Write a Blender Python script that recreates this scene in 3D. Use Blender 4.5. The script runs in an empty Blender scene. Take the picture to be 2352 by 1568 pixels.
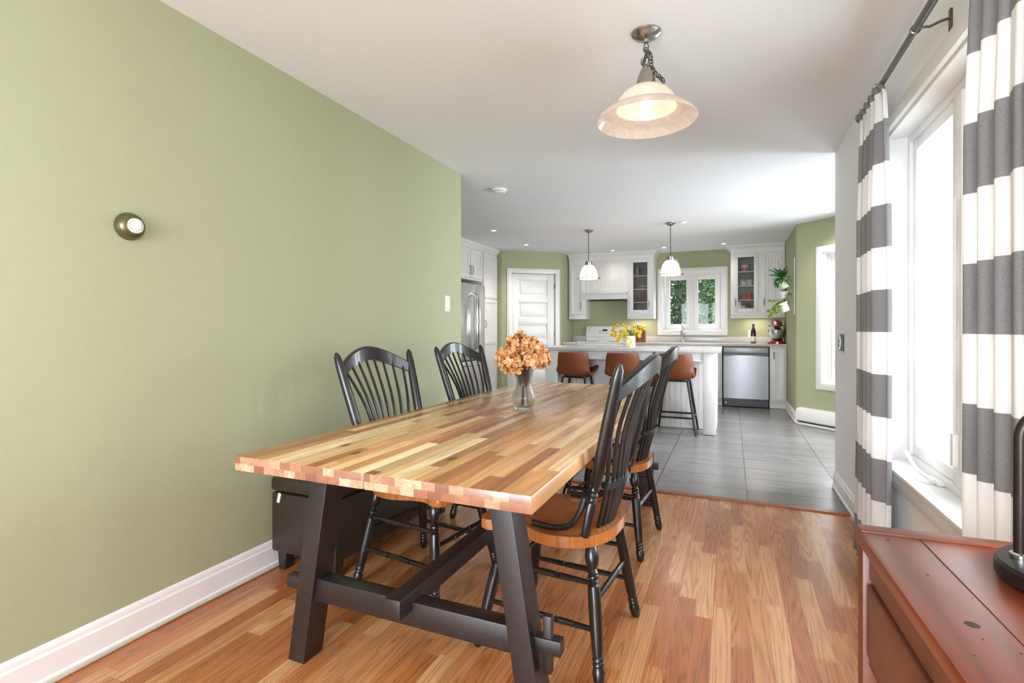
import bpy, bmesh, math, random
from mathutils import Vector, Matrix
random.seed(7)
PI = math.pi
sc = bpy.context.scene
COL = sc.collection

# ------------------------------------------------------------------ camera, world, exposure
F, TH, HC = 1180.0, 0.403, 1.122
cd = bpy.data.cameras.new('camera')
cam = bpy.data.objects.new('camera', cd); COL.objects.link(cam)
cam.location = (0, 0, HC); cam.rotation_euler = (PI/2, 0, TH)
cd.sensor_width = 36; cd.lens = F/2352*36
cd.shift_y = -28.2/2352
cd.clip_start = 0.02
sc.camera = cam
sc.view_settings.view_transform = 'Standard'
sc.view_settings.look = 'None'
sc.view_settings.gamma = 1
sc.view_settings.use_curve_mapping = False
sc.view_settings.exposure = 1.36
sc.cycles.max_bounces = 9
sc.cycles.diffuse_bounces = 5
sc.cycles.glossy_bounces = 4
sc.cycles.transmission_bounces = 8
sc.cycles.transparent_max_bounces = 12
sc.cycles.caustics_reflective = False
sc.cycles.caustics_refractive = False
sc.cycles.sample_clamp_indirect = 6
sc.cycles.use_denoising = True
w = bpy.data.worlds.new('world'); sc.world = w; w.use_nodes = True
w.node_tree.nodes['Background'].inputs[0].default_value = (0.93, 0.97, 1, 1)
w.node_tree.nodes['Background'].inputs[1].default_value = 1.6

def area(name, loc, rot, sx, sy, power, color=(1, 1, 1)):
    l = bpy.data.lights.new(name, 'AREA'); l.shape = 'RECTANGLE'
    l.size, l.size_y, l.energy, l.color = sx, sy, power, color
    o = bpy.data.objects.new(name, l); COL.objects.link(o)
    o.location = loc; o.rotation_euler = rot
    return o
# daylight standing outside the windows, shining in, plus one added fill behind the camera
area('daylight_dining_window', (1.35, 1.95, 1.35), (0, math.radians(90), 0), 2.0, 2.5, 25, (.86, .945, 1.05))
area('daylight_bay_window', (3.1, 5.05, 1.35), (0, math.radians(84), 0), 2.2, 2.2, 200, (.87, .94, 1.04))
area('daylight_bay_diagonal', (1.62, 6.72, 1.3), (0, math.radians(90), math.radians(45)), 1.6, 1.0, 30, (.87, .94, 1.04))
area('daylight_kitchen_window', (-.58, 9.35, 2.5), (math.radians(-50), 0, 0), 1.3, .5, 55, (.87, .94, 1.04))
area('fill_behind_camera', (-.66, -3.0, 1.15), (math.radians(90), 0, 0), 2.3, 2.1, 118, (.86, .945, 1.06))  # unseen fill lamp, added behind the camera to light the room evenly

# ------------------------------------------------------------------ node helpers and materials
class NT:
    def __init__(s, name):
        s.m = bpy.data.materials.new(name); s.m.use_nodes = True
        s.t = s.m.node_tree; s.b = s.t.nodes['Principled BSDF']; s.out = s.t.nodes['Material Output']
    def n(s, typ, **kw):
        nd = s.t.nodes.new(typ)
        for k, v in kw.items():
            if k.startswith('i_'):
                key = k[2:]
                key = int(key) if key.isdigit() else key.replace('_', ' ')
                s.put(nd.inputs[key], v)
            else: setattr(nd, k, v)
        return nd
    def put(s, sock, v):
        if isinstance(v, bpy.types.NodeSocket): s.t.links.new(v, sock)
        elif isinstance(v, (tuple, list)) and sock.type == 'RGBA' and len(v) == 3: sock.default_value = (*v, 1)
        else: sock.default_value = v
    def math(s, op, a, b=None, c=None):
        nd = s.t.nodes.new('ShaderNodeMath'); nd.operation = op
        s.put(nd.inputs[0], a)
        if b is not None: s.put(nd.inputs[1], b)
        if c is not None: s.put(nd.inputs[2], c)
        return nd.outputs[0]
    def mix(s, f, a, b, mode='MIX'):
        nd = s.t.nodes.new('ShaderNodeMix'); nd.data_type = 'RGBA'; nd.blend_type = mode
        s.put(nd.inputs[0], f); s.put(nd.inputs[6], a); s.put(nd.inputs[7], b)
        return nd.outputs[2]
    def ramp(s, f, stops, interp='LINEAR'):
        nd = s.t.nodes.new('ShaderNodeValToRGB'); cr = nd.color_ramp; cr.interpolation = interp
        while len(cr.elements) < len(stops): cr.elements.new(1)
        for e, (p, c) in zip(cr.elements, stops): e.position = p; e.color = (*c, 1)
        s.put(nd.inputs[0], f); return nd.outputs[0]
    def noise(s, vec, scale, detail=2, rough=.5, dist=0):
        nd = s.n('ShaderNodeTexNoise', i_Vector=vec, i_Scale=scale, i_Detail=detail, i_Roughness=rough, i_Distortion=dist)
        return nd.outputs[0]
    def xyz(s, kind='Object'):
        tc = s.n('ShaderNodeTexCoord'); sp = s.n('ShaderNodeSeparateXYZ', i_0=tc.outputs[kind])
        return tc.outputs[kind], sp.outputs[0], sp.outputs[1], sp.outputs[2]
    def comb(s, x, y, z=0.0): return s.n('ShaderNodeCombineXYZ', i_0=x, i_1=y, i_2=z).outputs[0]
    def bump(s, h, strength=.2, dist=.01):
        nd = s.n('ShaderNodeBump', i_Strength=strength, i_Distance=dist, i_Height=h)
        s.put(s.b.inputs['Normal'], nd.outputs[0])
    def set(s, **kw):
        for k, v in kw.items(): s.put(s.b.inputs[k.replace('_', ' ')], v)
        return s

def srgb(r, g, b):
    f = lambda c: ((c/255+.055)/1.055)**2.4 if c/255 > .04045 else c/255/12.92
    return (f(r), f(g), f(b))

def paint(name, col, rough=.5, var=.04, bump=0, scale=30, metal=0, spec=None, coat=0):
    k = NT(name); v, x, y, z = k.xyz()
    n = k.noise(v, scale, 3)
    lo = tuple(c*(1-var) for c in col); hi = tuple(min(1, c*(1+var)) for c in col)
    k.set(Base_Color=k.ramp(n, [(.3, lo), (.7, hi)]), Roughness=rough, Metallic=metal, Coat_Weight=coat)
    if spec is not None: k.b.inputs['Specular IOR Level'].default_value = spec
    if bump: k.bump(k.noise(v, scale*8, 4), bump, .002)
    return k.m

def emit(name, col, strength):
    k = NT(name); k.set(Base_Color=col, Emission_Color=col, Emission_Strength=strength); return k.m

def planks(name, along, W, L, ramp, grain, rough, gap=.012, gapcol=(.1, .04, .015), endgrain=False, streak=(60, 3), coat=0, xoff=0, yoff=0, knots=False, stag=True, ring=(.22, .5, 9, .7)):
    k = NT(name); v, x, y, z = k.xyz()
    a, c = (y, x) if along == 'y' else (x, y)
    if endgrain:   # the ends of the tabletop show the short blocks in two layers
        gm = k.n('ShaderNodeNewGeometry'); ns = k.n('ShaderNodeSeparateXYZ', i_0=k.n('ShaderNodeVectorTransform', vector_type='NORMAL', convert_from='WORLD', convert_to='OBJECT', i_0=gm.outputs['Normal']).outputs[0])
        isend = k.math('GREATER_THAN', k.math('ABSOLUTE', ns.outputs[1]), .6)
    u = k.math('DIVIDE', k.math('ADD', c, 50*W+xoff), W)
    row = k.math('FLOOR', u); fu = k.math('FRACT', u)
    if stag:
        wn = k.n('ShaderNodeTexWhiteNoise', noise_dimensions='1D', i_W=row).outputs[0]
        al = k.math('ADD', a, k.math('MULTIPLY', wn, L))
    else: al = a
    vv = k.math('DIVIDE', k.math('ADD', al, 40*L+yoff), L)
    colm = k.math('FLOOR', vv); fv = k.math('FRACT', vv)
    rid = k.n('ShaderNodeTexWhiteNoise', noise_dimensions='2D', i_Vector=k.comb(row, colm))
    idv = rid.outputs[0]
    gv = k.comb(k.math('ADD', k.math('MULTIPLY', c, streak[0]), k.math('MULTIPLY', idv, 90)), k.math('MULTIPLY', a, streak[1]), k.math('MULTIPLY', idv, 40))
    g = k.noise(gv, 1.0, 5, .6, .6)
    g2 = k.noise(k.comb(k.math('ADD', k.math('MULTIPLY', c, streak[0]*ring[0]), k.math('MULTIPLY', idv, 33)), k.math('MULTIPLY', a, streak[1]*ring[1]), k.math('MULTIPLY', idv, 17)), 1.0, 1.5, .4, ring[4] if len(ring) > 4 else 1.2)
    rings = k.math('FRACT', k.math('MULTIPLY', g2, ring[2]))
    rings = k.math('ABSOLUTE', k.math('SUBTRACT', rings, .5))
    base = k.ramp(idv, ramp)
    g = k.math('ADD', k.math('MULTIPLY', g, .65), k.math('MULTIPLY', rings, ring[3]))
    gr = k.ramp(g, [(.3, tuple(1-grain for _ in range(3))), (.62, (1, 1, 1)), (.8, (1+grain*.25,)*3)])
    colr = k.mix(1.0, base, gr, 'MULTIPLY')
    if knots:
        wv = k.n('ShaderNodeTexVoronoi', i_Vector=k.comb(k.math('MULTIPLY', c, 9), k.math('MULTIPLY', a, 4.5)), i_Scale=1.0, i_Randomness=1.0)
        kn = k.math('MULTIPLY', k.math('LESS_THAN', k.math('ADD', wv.outputs['Distance'], k.math('MULTIPLY', g2, .08)), .16), k.math('GREATER_THAN', k.n('ShaderNodeSeparateColor', i_0=wv.outputs['Color']).outputs[0], .62))
        ks = k.ramp(wv.outputs['Distance'], [(0, (.22, .14, .1)), (.09, (.45, .33, .25)), (.16, (.85, .8, .75))])
        colr = k.mix(kn, colr, k.mix(1.0, colr, ks, 'MULTIPLY'))
    eu = k.math('MINIMUM', fu, k.math('SUBTRACT', 1.0, fu)); ev = k.math('MINIMUM', fv, k.math('SUBTRACT', 1.0, fv))
    m1 = k.math('LESS_THAN', eu, gap); m2 = k.math('LESS_THAN', ev, gap*W/L)
    gm_ = k.math('MAXIMUM', m1, m2)
    colr = k.mix(gm_, colr, gapcol)
    if endgrain:
        zz = k.math('FLOOR', k.math('DIVIDE', k.math('SUBTRACT', z, .685), .0226))
        uu = k.math('ADD', k.math('DIVIDE', c, .041), k.math('MULTIPLY', zz, .43))
        rr = k.n('ShaderNodeTexWhiteNoise', noise_dimensions='2D', i_Vector=k.comb(k.math('FLOOR', uu), zz))
        arc = k.noise(k.comb(k.math('MULTIPLY', c, 14), k.math('MULTIPLY', rr.outputs[0], 50), k.math('MULTIPLY', z, 30)), 1.0, 2, .5, 1.5)
        fr = k.math('FRACT', k.math('MULTIPLY', arc, 7))
        ec = k.ramp(rr.outputs[0], [(0, srgb(128, 84, 64)), (.4, srgb(160, 112, 84)), (.62, srgb(190, 146, 116)), (1, srgb(218, 184, 154))])
        ec = k.mix(k.math('MULTIPLY', fr, .6), ec, srgb(132, 88, 68))
        colr = k.mix(isend, colr, ec)
    k.set(Base_Color=colr, Roughness=k.math('ADD', rough, k.math('MULTIPLY', g, .08)), Coat_Weight=coat, Coat_Roughness=.2)
    k.bump(k.math('SUBTRACT', k.math('MULTIPLY', g, .15), gm_), .12, .002)
    return k.m

M = {}
M['green'] = paint('sage_green_wall', srgb(167, 170, 136), .7, .015, .12, 25)
M['white_wall'] = paint('pale_grey_wall', srgb(237, 237, 237), .7, .012, .12, 25)
M['ceil'] = paint('ceiling_paint', srgb(234, 235, 237), .85, .01, .15, 40)
M['trim'] = paint('white_trim', srgb(236, 233, 231), .35, .012, 0, 12)
M['cab'] = paint('white_cabinet_paint', srgb(228, 225, 222), .38, .015, 0, 10)
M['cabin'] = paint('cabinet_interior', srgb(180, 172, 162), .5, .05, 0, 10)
M['black'] = paint('black_painted_wood', srgb(27, 25, 25), .28, .3, .1, 30, coat=.25)
M['espresso'] = paint('espresso_painted_wood', srgb(38, 31, 30), .38, .2, .15, 60)
M['leather_dk'] = paint('dark_brown_leather', srgb(46, 38, 31), .42, .2, .3, 60)
M['leather'] = paint('tan_leather', srgb(122, 62, 28), .5, .12, .25, 60)
M['steelblk'] = paint('black_powder_metal', srgb(24, 24, 26), .4, .1)
M['nickel'] = paint('brushed_nickel', srgb(170, 165, 160), .25, .08, 0, 60, metal=1)
M['chrome'] = paint('chrome', srgb(215, 215, 218), .1, .03, 0, 60, metal=1)
M['pewter'] = paint('pewter_metal', srgb(110, 105, 95), .3, .1, 0, 40, metal=1)
M['rodm'] = paint('grey_metal_rod', srgb(120, 118, 116), .35, .06, 0, 40, metal=.8)
M['plastic'] = paint('white_plastic', srgb(232, 230, 226), .35, .01)
M['ivory'] = paint('ivory_plastic', srgb(226, 222, 206), .4, .01)
M['black_gloss'] = paint('black_plastic', srgb(12, 12, 14), .3, .1)
M['bronze'] = paint('dark_bronze_metal', srgb(48, 40, 36), .35, .15, 0, 40, metal=.6)
M['red'] = paint('candy_red_enamel', srgb(150, 22, 28), .15, .05, 0, 10, coat=.6)
M['white_ceramic'] = paint('white_ceramic', srgb(235, 232, 226), .25, .02)
M['soil'] = paint('potting_soil', srgb(40, 28, 20), .9, .3)
M['stem'] = paint('brown_stem', srgb(74, 50, 34), .7, .2)
M['gstem'] = paint('green_stem', srgb(84, 118, 50), .6, .2)
M['leaf1'] = paint('deep_green_leaf', srgb(62, 128, 46), .4, .35, 0, 20)
M['leaf2'] = paint('variegated_leaf', srgb(148, 170, 76), .5, .4, 0, 30)
M['leaf3'] = paint('conifer_green', srgb(62, 96, 54), .6, .5, 0, 3)
M['leaf4'] = paint('dark_bush_green', srgb(34, 66, 34), .6, .5, 0, 3)
M['bark'] = paint('grey_brown_bark', srgb(120, 104, 96), .8, .35, .3, 12)
M['grass'] = paint('grass', srgb(70, 96, 48), .9, .3, 0, 8)
M['petal'] = paint('dried_apricot_petal', srgb(212, 158, 112), .6, .3, 0, 30)
def petalmat():
    k = NT('dried_apricot_petal'); v, x, y, z = k.xyz()
    n = k.noise(v, 38, 2, .5); n2 = k.noise(v, 160, 2, .5)
    c = k.ramp(k.math('ADD', k.math('MULTIPLY', n, .7), k.math('MULTIPLY', n2, .3)), [(.34, srgb(150, 92, 52)), (.45, srgb(200, 138, 84)), (.55, srgb(218, 164, 112)), (.68, srgb(240, 210, 174))])
    k.set(Base_Color=c, Roughness=.6); return k.m
M['petal'] = petalmat()
M['petal2'] = paint('dried_sage_petal', srgb(150, 142, 100), .6, .2, 0, 45)
M['yellow'] = paint('yellow_petal', srgb(240, 206, 40), .5, .15, 0, 60)
M['knifewood'] = planks('knife_block_wood', 'y', .028, .9, [(0, srgb(110, 48, 22)), (.5, srgb(176, 92, 44)), (1, srgb(208, 130, 70))], .25, .3, 0.0)
M['lam'] = planks('oak_laminate', 'y', .066, .62, [(0, srgb(176, 104, 56)), (.4, srgb(196, 124, 72)), (.75, srgb(210, 146, 94)), (1, srgb(226, 170, 120))], .36, .24, .008, srgb(140, 84, 52), streak=(150, 5), coat=.2, ring=(.075, .11, 22, .75, .12))
M['tile'] = planks('grey_wood_look_tile', 'x', .31, .6, [(0, srgb(128, 125, 124)), (1, srgb(146, 143, 141))], .3, .2, .014, srgb(84, 82, 80), streak=(80, 2.2), xoff=-3.96+.31*13, yoff=-.1, stag=False)
M['top'] = planks('acacia_butcher_block', 'y', .041, .56, [(0, srgb(150, 92, 52)), (.18, srgb(176, 116, 66)), (.45, srgb(200, 146, 92)), (.72, srgb(216, 168, 114)), (.88, srgb(226, 184, 132)), (1, srgb(242, 214, 168))], .28, .24, .003, srgb(130, 82, 48), endgrain=True, streak=(110, 5), knots=True, ring=(.16, .13, 7, .7, .25), coat=.15)
M['seat'] = planks('honey_oak_seat', 'x', .12, 3, [(0, srgb(176, 104, 52)), (1, srgb(192, 120, 62))], .28, .22, 0.0, streak=(110, 6), coat=.3)
M['cherry'] = planks('red_brown_pine', 'y', .42, 5, [(0, srgb(128, 56, 30)), (1, srgb(140, 64, 36))], .3, .27, 0.0, streak=(26, 2.2), coat=.25)
M['cherry_side'] = paint('red_brown_side', srgb(112, 62, 44), .38, .2, .05, 14)
M['thresh'] = paint('brown_threshold', srgb(142, 84, 52), .35, .08)

def quartz():
    k = NT('speckled_quartz'); v, x, y, z = k.xyz()
    n = k.noise(v, 260, 3, .8); n2 = k.noise(v, 120, 2, .6)
    k.set(Base_Color=k.mix(.5, k.ramp(n, [(.38, srgb(150, 145, 142)), (.5, srgb(208, 204, 201)), (.6, srgb(226, 223, 220))]), k.ramp(n2, [(.4, srgb(176, 171, 168)), (.6, srgb(222, 219, 216))])), Roughness=.16)
    return k.m
M['quartz'] = quartz()
def steel():
    k = NT('brushed_stainless'); v, x, y, z = k.xyz()
    n = k.noise(k.comb(k.math('MULTIPLY', x, 3), k.math('MULTIPLY', y, 3), k.math('MULTIPLY', z, 220)), 1, 3)
    k.set(Base_Color=k.ramp(n, [(.3, srgb(200, 198, 197)), (.7, srgb(222, 220, 219))]), Metallic=1.0, Roughness=.3)
    k.bump(n, .03, .001)
    return k.m
M['steel'] = steel()
M['steel_dk'] = paint('grey_stainless', srgb(150, 149, 152), .34, .04, 0, 5, metal=1)
def stripes():
    k = NT('grey_white_striped_cloth'); v, x, y, z = k.xyz()
    f = k.math('FRACT', k.math('DIVIDE', k.math('ADD', z, -.03), .36))
    g = k.math('MAXIMUM', k.math('LESS_THAN', f, .5), k.math('GREATER_THAN', z, 2.135))
    wv = k.noise(v, 500, 2)
    a = k.ramp(wv, [(.3, srgb(128, 127, 128)), (.7, srgb(158, 156, 157))]); b = k.ramp(wv, [(.3, srgb(232, 229, 226)), (.7, srgb(242, 240, 238))])
    c = k.mix(g, b, a)
    k.set(Base_Color=c, Roughness=.9)
    tr = k.n('ShaderNodeBsdfTranslucent', i_Color=c)
    ms = k.n('ShaderNodeMixShader', i_0=.28, i_1=k.b.outputs[0], i_2=tr.outputs[0])
    k.t.links.new(ms.outputs[0], k.out.inputs[0])
    return k.m
M['cloth'] = stripes()
def pane(name, tint=(1, 1, 1), gl=.08, dif=0.0, dcol=(.8, .8, .8)):
    k = NT(name)
    tr = k.n('ShaderNodeBsdfTransparent', i_Color=tint); g = k.n('ShaderNodeBsdfGlossy', i_Roughness=.03)
    fr = k.n('ShaderNodeFresnel', i_IOR=1.35)
    bf = k.n('ShaderNodeNewGeometry').outputs['Backfacing']
    m1 = k.n('ShaderNodeMixShader', i_0=k.math('MULTIPLY', fr.outputs[0], k.math('SUBTRACT', 1.0, bf)), i_1=tr.outputs[0], i_2=g.outputs[0])
    if dif:
        v, x, y, z = k.xyz(); d = k.n('ShaderNodeBsdfDiffuse', i_Color=dcol)
        m2 = k.n('ShaderNodeMixShader', i_0=dif, i_1=m1.outputs[0], i_2=d.outputs[0]); m1 = m2
    k.t.links.new(m1.outputs[0], k.out.inputs[0]); return k.m
M['pane'] = pane('window_glass')
M['cabglass'] = pane('seeded_cabinet_glass', (.86, .86, .85), dif=.06, dcol=srgb(150, 150, 150))
def vase_glass():
    k = NT('clear_ribbed_glass'); k.set(Base_Color=srgb(240, 246, 243), Roughness=.02, IOR=1.32, Transmission_Weight=1.0)
    tr = k.n('ShaderNodeBsdfTransparent', i_Color=(.97, .985, .98))
    ms = k.n('ShaderNodeMixShader', i_0=.45, i_1=k.b.outputs[0], i_2=tr.outputs[0]); k.t.links.new(ms.outputs[0], k.out.inputs[0])
    return k.m
M['vglass'] = vase_glass()
def alabaster(name, col, em, tr_amt=.25):
    k = NT(name); v, x, y, z = k.xyz()
    n = k.noise(v, 16, 5, .6, 2.5)
    c = k.ramp(n, [(.35, tuple(a*.93 for a in col)), (.52, col), (.56, tuple(min(1, a*1.12) for a in col)), (.6, col)])
    k.set(Base_Color=c, Roughness=.18, Coat_Weight=.3)
    t = k.n('ShaderNodeBsdfTranslucent', i_Color=c); tp = k.n('ShaderNodeBsdfTransparent')
    m1 = k.n('ShaderNodeMixShader', i_0=.55, i_1=k.b.outputs[0], i_2=t.outputs[0])
    m2 = k.n('ShaderNodeMixShader', i_0=tr_amt, i_1=m1.outputs[0], i_2=tp.outputs[0])
    k.t.links.new(m2.outputs[0], k.out.inputs[0]); return k.m
M['alab'] = alabaster('marbled_glass_shade', srgb(222, 212, 204), 0, .1)
M['frost'] = alabaster('ribbed_frosted_glass', srgb(238, 222, 208), 0, .1)
M['bulb'] = emit('lit_bulb', (1, .88, .74), 5)
M['downlight'] = emit('lit_downlight', (1, .95, .88), 6)
def lemon():
    k = NT('lemon_print_pot'); v, x, y, z = k.xyz()
    vo = k.n('ShaderNodeTexVoronoi', i_Vector=v, i_Scale=26.0); vo2 = k.n('ShaderNodeTexVoronoi', i_Vector=k.comb(k.math('MULTIPLY', x, 2.2), k.math('MULTIPLY', y, 2.2), z), i_Scale=34.0)
    c = k.mix(k.math('LESS_THAN', vo2.outputs['Distance'], .3), srgb(245, 243, 236), srgb(66, 118, 74))
    c = k.mix(k.math('LESS_THAN', vo.outputs['Distance'], .42), c, srgb(242, 198, 40))
    k.set(Base_Color=c, Roughness=.3); return k.m
M['lemon'] = lemon()

# ------------------------------------------------------------------ mesh helpers
class MB:
    def __init__(s): s.bm = bmesh.new()
    def box(s, x0, x1, y0, y1, z0, z1, mat=None, bev=0):
        vs = [Vector((x, y, z)) for x in (x0, x1) for y in (y0, y1) for z in (z0, z1)]
        if mat is not None: vs = [mat @ v for v in vs]
        vs = [s.bm.verts.new(v) for v in vs]
        fs = [s.bm.faces.new([vs[i] for i in q]) for q in ((0, 1, 3, 2), (4, 6, 7, 5), (0, 4, 5, 1), (2, 3, 7, 6), (0, 2, 6, 4), (1, 5, 7, 3))]
        if bev:
            es = set(e for f in fs for e in f.edges)
            bmesh.ops.bevel(s.bm, geom=list(es), offset=bev, segments=2, profile=.5, affect='EDGES')
        return s
    def rings(s, rr, cap=True, closed=False):
        L = [[s.bm.verts.new(p) for p in r] for r in rr]
        n = len(L[0])
        rng = range(len(L)) if closed else range(len(L)-1)
        for i in rng:
            a, b = L[i], L[(i+1) % len(L)]
            for j in range(n): s.bm.faces.new((a[j], a[(j+1) % n], b[(j+1) % n], b[j]))
        if cap and not closed:
            s.bm.faces.new(list(reversed(L[0]))); s.bm.faces.new(L[-1])
        return s
    def lathe(s, prof, seg=24, o=(0, 0, 0), axis=None, ribs=0, ramp=0, cap=True):
        o = Vector(o); q = Matrix.Identity(3) if axis is None else Vector((0, 0, 1)).rotation_difference(Vector(axis)).to_matrix()
        rr = []
        for r, z in prof:
            ring = []
            for j in range(seg):
                a = 2*PI*j/seg; k = r*(1+ramp*math.cos(ribs*a)) if ribs else r
                ring.append(o + q @ Vector((k*math.cos(a), k*math.sin(a), z)))
            rr.append(ring)
        return s.rings(rr, cap)
    def cyl(s, p0, p1, r0, r1=None, seg=12, prof=None):
        p0, p1 = Vector(p0), Vector(p1); r1 = r0 if r1 is None else r1
        L = (p1-p0).length
        pr = prof or [(r0, 0), (r1, L)]
        if prof: pr = [(r, t*L) for r, t in prof]
        return s.lathe(pr, seg, p0, p1-p0)
    def tube(s, pts, r, seg=10, flat=1.0, closed=False):
        pts = [Vector(p) for p in pts]; rs = r if isinstance(r, (list, tuple)) else [r]*len(pts)
        rr = []; up = None; n = len(pts)
        for i, p in enumerate(pts):
            a = pts[(i-1) % n] if (closed or i > 0) else p; b = pts[(i+1) % n] if (closed or i < n-1) else p
            t = (b-a).normalized()
            if up is None: up = t.orthogonal().normalized()
            up = (up - t*up.dot(t)).normalized(); sd = t.cross(up)
            rr.append([p + (up*math.cos(2*PI*j/seg) + sd*math.sin(2*PI*j/seg)*flat)*rs[i] for j in range(seg)])
        return s.rings(rr, not closed, closed)
    def prism(s, poly, h0, h1, fn=None, bev=0):
        fn = fn or (lambda a, b, h: Vector((a, b, h)))
        A = [s.bm.verts.new(fn(a, b, h0)) for a, b in poly]; B = [s.bm.verts.new(fn(a, b, h1)) for a, b in poly]
        n = len(poly); fs = [s.bm.faces.new(list(reversed(A))), s.bm.faces.new(B)]
        for i in range(n): s.bm.faces.new((A[i], A[(i+1) % n], B[(i+1) % n], B[i]))
        if bev:
            es = set(e for f in fs for e in f.edges)
            bmesh.ops.bevel(s.bm, geom=list(es), offset=bev, segments=3, profile=.5, affect='EDGES')
        return s
    def grid(s, fn, nu, nv):
        V = [[s.bm.verts.new(fn(i/nu, j/nv)) for j in range(nv+1)] for i in range(nu+1)]
        for i in range(nu):
            for j in range(nv): s.bm.faces.new((V[i][j], V[i+1][j], V[i+1][j+1], V[i][j+1]))
        return s
    def sphere(s, c, r, u=14, v=8, sc_=(1, 1, 1)):
        prof = [(max(.0005, r*math.sin(PI*i/v)), -r*math.cos(PI*i/v)) for i in range(v+1)]
        rr = [[Vector(c)+Vector((q*math.cos(2*PI*j/u)*sc_[0], q*math.sin(2*PI*j/u)*sc_[1], z*sc_[2])) for j in range(u)] for q, z in prof]
        return s.rings(rr)
    def mesh(s, name, sharp=32, fix=True):
        if fix: bmesh.ops.recalc_face_normals(s.bm, faces=s.bm.faces)
        for f in s.bm.faces: f.smooth = True
        lim = math.radians(sharp)
        for e in s.bm.edges:
            if len(e.link_faces) == 2 and e.calc_face_angle(0) > lim: e.smooth = False
        me = bpy.data.meshes.new(name); s.bm.to_mesh(me); s.bm.free(); return me
    def build(s, name, mat, parent=None, label=None, **kw):
        me = s.mesh(name, **kw); me.materials.append(mat)
        o = bpy.data.objects.new(name, me); COL.objects.link(o)
        if parent is not None: o.parent = parent
        if label: o['label'] = label
        return o

def tag(o, label=None, cat=None, group=None, kind=None):
    if label: o['label'] = label
    if cat: o['category'] = cat
    if group: o['group'] = group
    if kind: o['kind'] = kind
    return o
def thing(name, label, cat, loc=(0, 0, 0), rz=0, group=None, rot=None):
    o = bpy.data.objects.new(name, None); COL.objects.link(o); o.empty_display_size = .05
    o.location = loc; o.rotation_euler = rot or (0, 0, rz)
    return tag(o, label, cat, group)
def structure(o): o['kind'] = 'structure'; return o
def copy_tree(o, parent=None):
    c = o.copy(); COL.objects.link(c)
    if parent is not None: c.parent = parent
    for ch in [x for x in bpy.data.objects if x.parent == o]: copy_tree(ch, c)
    return c
def place(o, loc, rz):
    o.location = loc; o.rotation_euler = (0, 0, rz); return o
def catmull(pts, n=6, closed=True):
    out = []; N = len(pts); P = [Vector(p) for p in pts]
    for i in range(N if closed else N-1):
        g = lambda k: P[k % N] if closed else P[max(0, min(N-1, k))]
        a, b, c, d = g(i-1), g(i), g(i+1), g(i+2)
        for j in range(n):
            t = j/n
            out.append(.5*((2*b)+(c-a)*t+(2*a-5*b+4*c-d)*t*t+(3*b-a-3*c+d)*t**3))
    if not closed: out.append(P[-1])
    return out

# ------------------------------------------------------------------ the room
H = 2.374
def wall(name, P, ang, L, mat, holes=(), th=.12, h=H, z0=0.0):
    """face at local y=0 looking to -y, running L along local x from P"""
    m = MB(); xs = sorted({0, L, *[a for q in holes for a in q[:2]]}); zs = sorted({z0, h, *[a for q in holes for a in q[2:]]})
    for i in range(len(xs)-1):
        run = None
        for j in range(len(zs)-1):
            cx, cz = (xs[i]+xs[i+1])/2, (zs[j]+zs[j+1])/2
            inh = any(a < cx < b and c < cz < d for a, b, c, d in holes)
            if inh:
                if run is not None: m.box(xs[i], xs[i+1], 0, th, run, zs[j]); run = None
            elif run is None: run = zs[j]
        if run is not None: m.box(xs[i], xs[i+1], 0, th, run, h)
    o = m.build(name, mat); o.location = (P[0], P[1], 0); o.rotation_euler = (0, 0, ang)
    return structure(o)
R90 = PI/2
wall('wall_left', (-2.003, -2.4), R90, 6.051, M['green'])
wall('wall_right', (.68, 4.256), -R90, 6.656, M['white_wall'], [(1.306, 3.376, .5, 2.03)], th=.14)
wall('wall_back', (.8, -2.4), PI, 2.92, M['white_wall'], [(.4, 2.6, .05, 2.15)])
wall('wall_kitchen_front', (-2.123, 3.53), PI, 2.0, M['green'])
wall('wall_kitchen_left', (-4.05, 3.4), R90, 4.1, M['green'])
wall('wall_pantry_return', (-4.05, 7.445), 0, .698, M['green'], th=.1)
wall('wall_pantry_diagonal', (-3.352, 7.445), math.atan2(.604, .803), 1.0048, M['green'], [(.158, .893, 0, 2.02)], th=.1)
wall('wall_pantry_side', (-2.549, 8.049), R90, .671, M['green'], th=.1)
wall('wall_kitchen_back', (-2.66, 8.72), 0, 3.5, M['green'], [(2.66-1.035, 2.66-.125, 1.1, 2.03)], th=.14)
wall('wall_kitchen_side', (.72, 8.86), -R90, 1.86, M['green'], th=.1)
wall('wall_bay_diagonal', (.72, 7.0), -PI/4, 1.68, M['green'], [(.34, 1.34, .51, 1.99)], th=.12)
wall('wall_bay_side', (1.908, 5.812), -R90, 1.6, M['green'], [(.2, 1.3, .51, 1.99)], th=.12)
wall('wall_bay_return', (1.95, 4.25), PI, 1.13, M['green'], th=.1)
def slab(name, poly, z0, z1, mat):
    return structure(MB().prism(poly, z0, z1).build(name, mat))
slab('floor', [(-2.05, -2.5), (.75, -2.5), (.75, 3.66), (-2.05, 3.66)], -.06, 0, M['lam'])
slab('floor_kitchen', [(-4.1, 3.66), (2.05, 3.66), (2.05, 5.9), (.9, 7.1), (.9, 8.86), (-4.1, 8.86)], -.07, -.004, M['tile'])
slab('ceiling', [(-4.2, -2.52), (2.1, -2.52), (2.1, 5.9), (.9, 7.15), (.9, 8.9), (-4.2, 8.9)], H, H+.08, M['ceil'])
slab('trim_threshold', [(-2.003, 3.635), (.68, 3.635), (.68, 3.685), (-2.003, 3.685)], 0, .009, M['thresh'])
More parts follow.
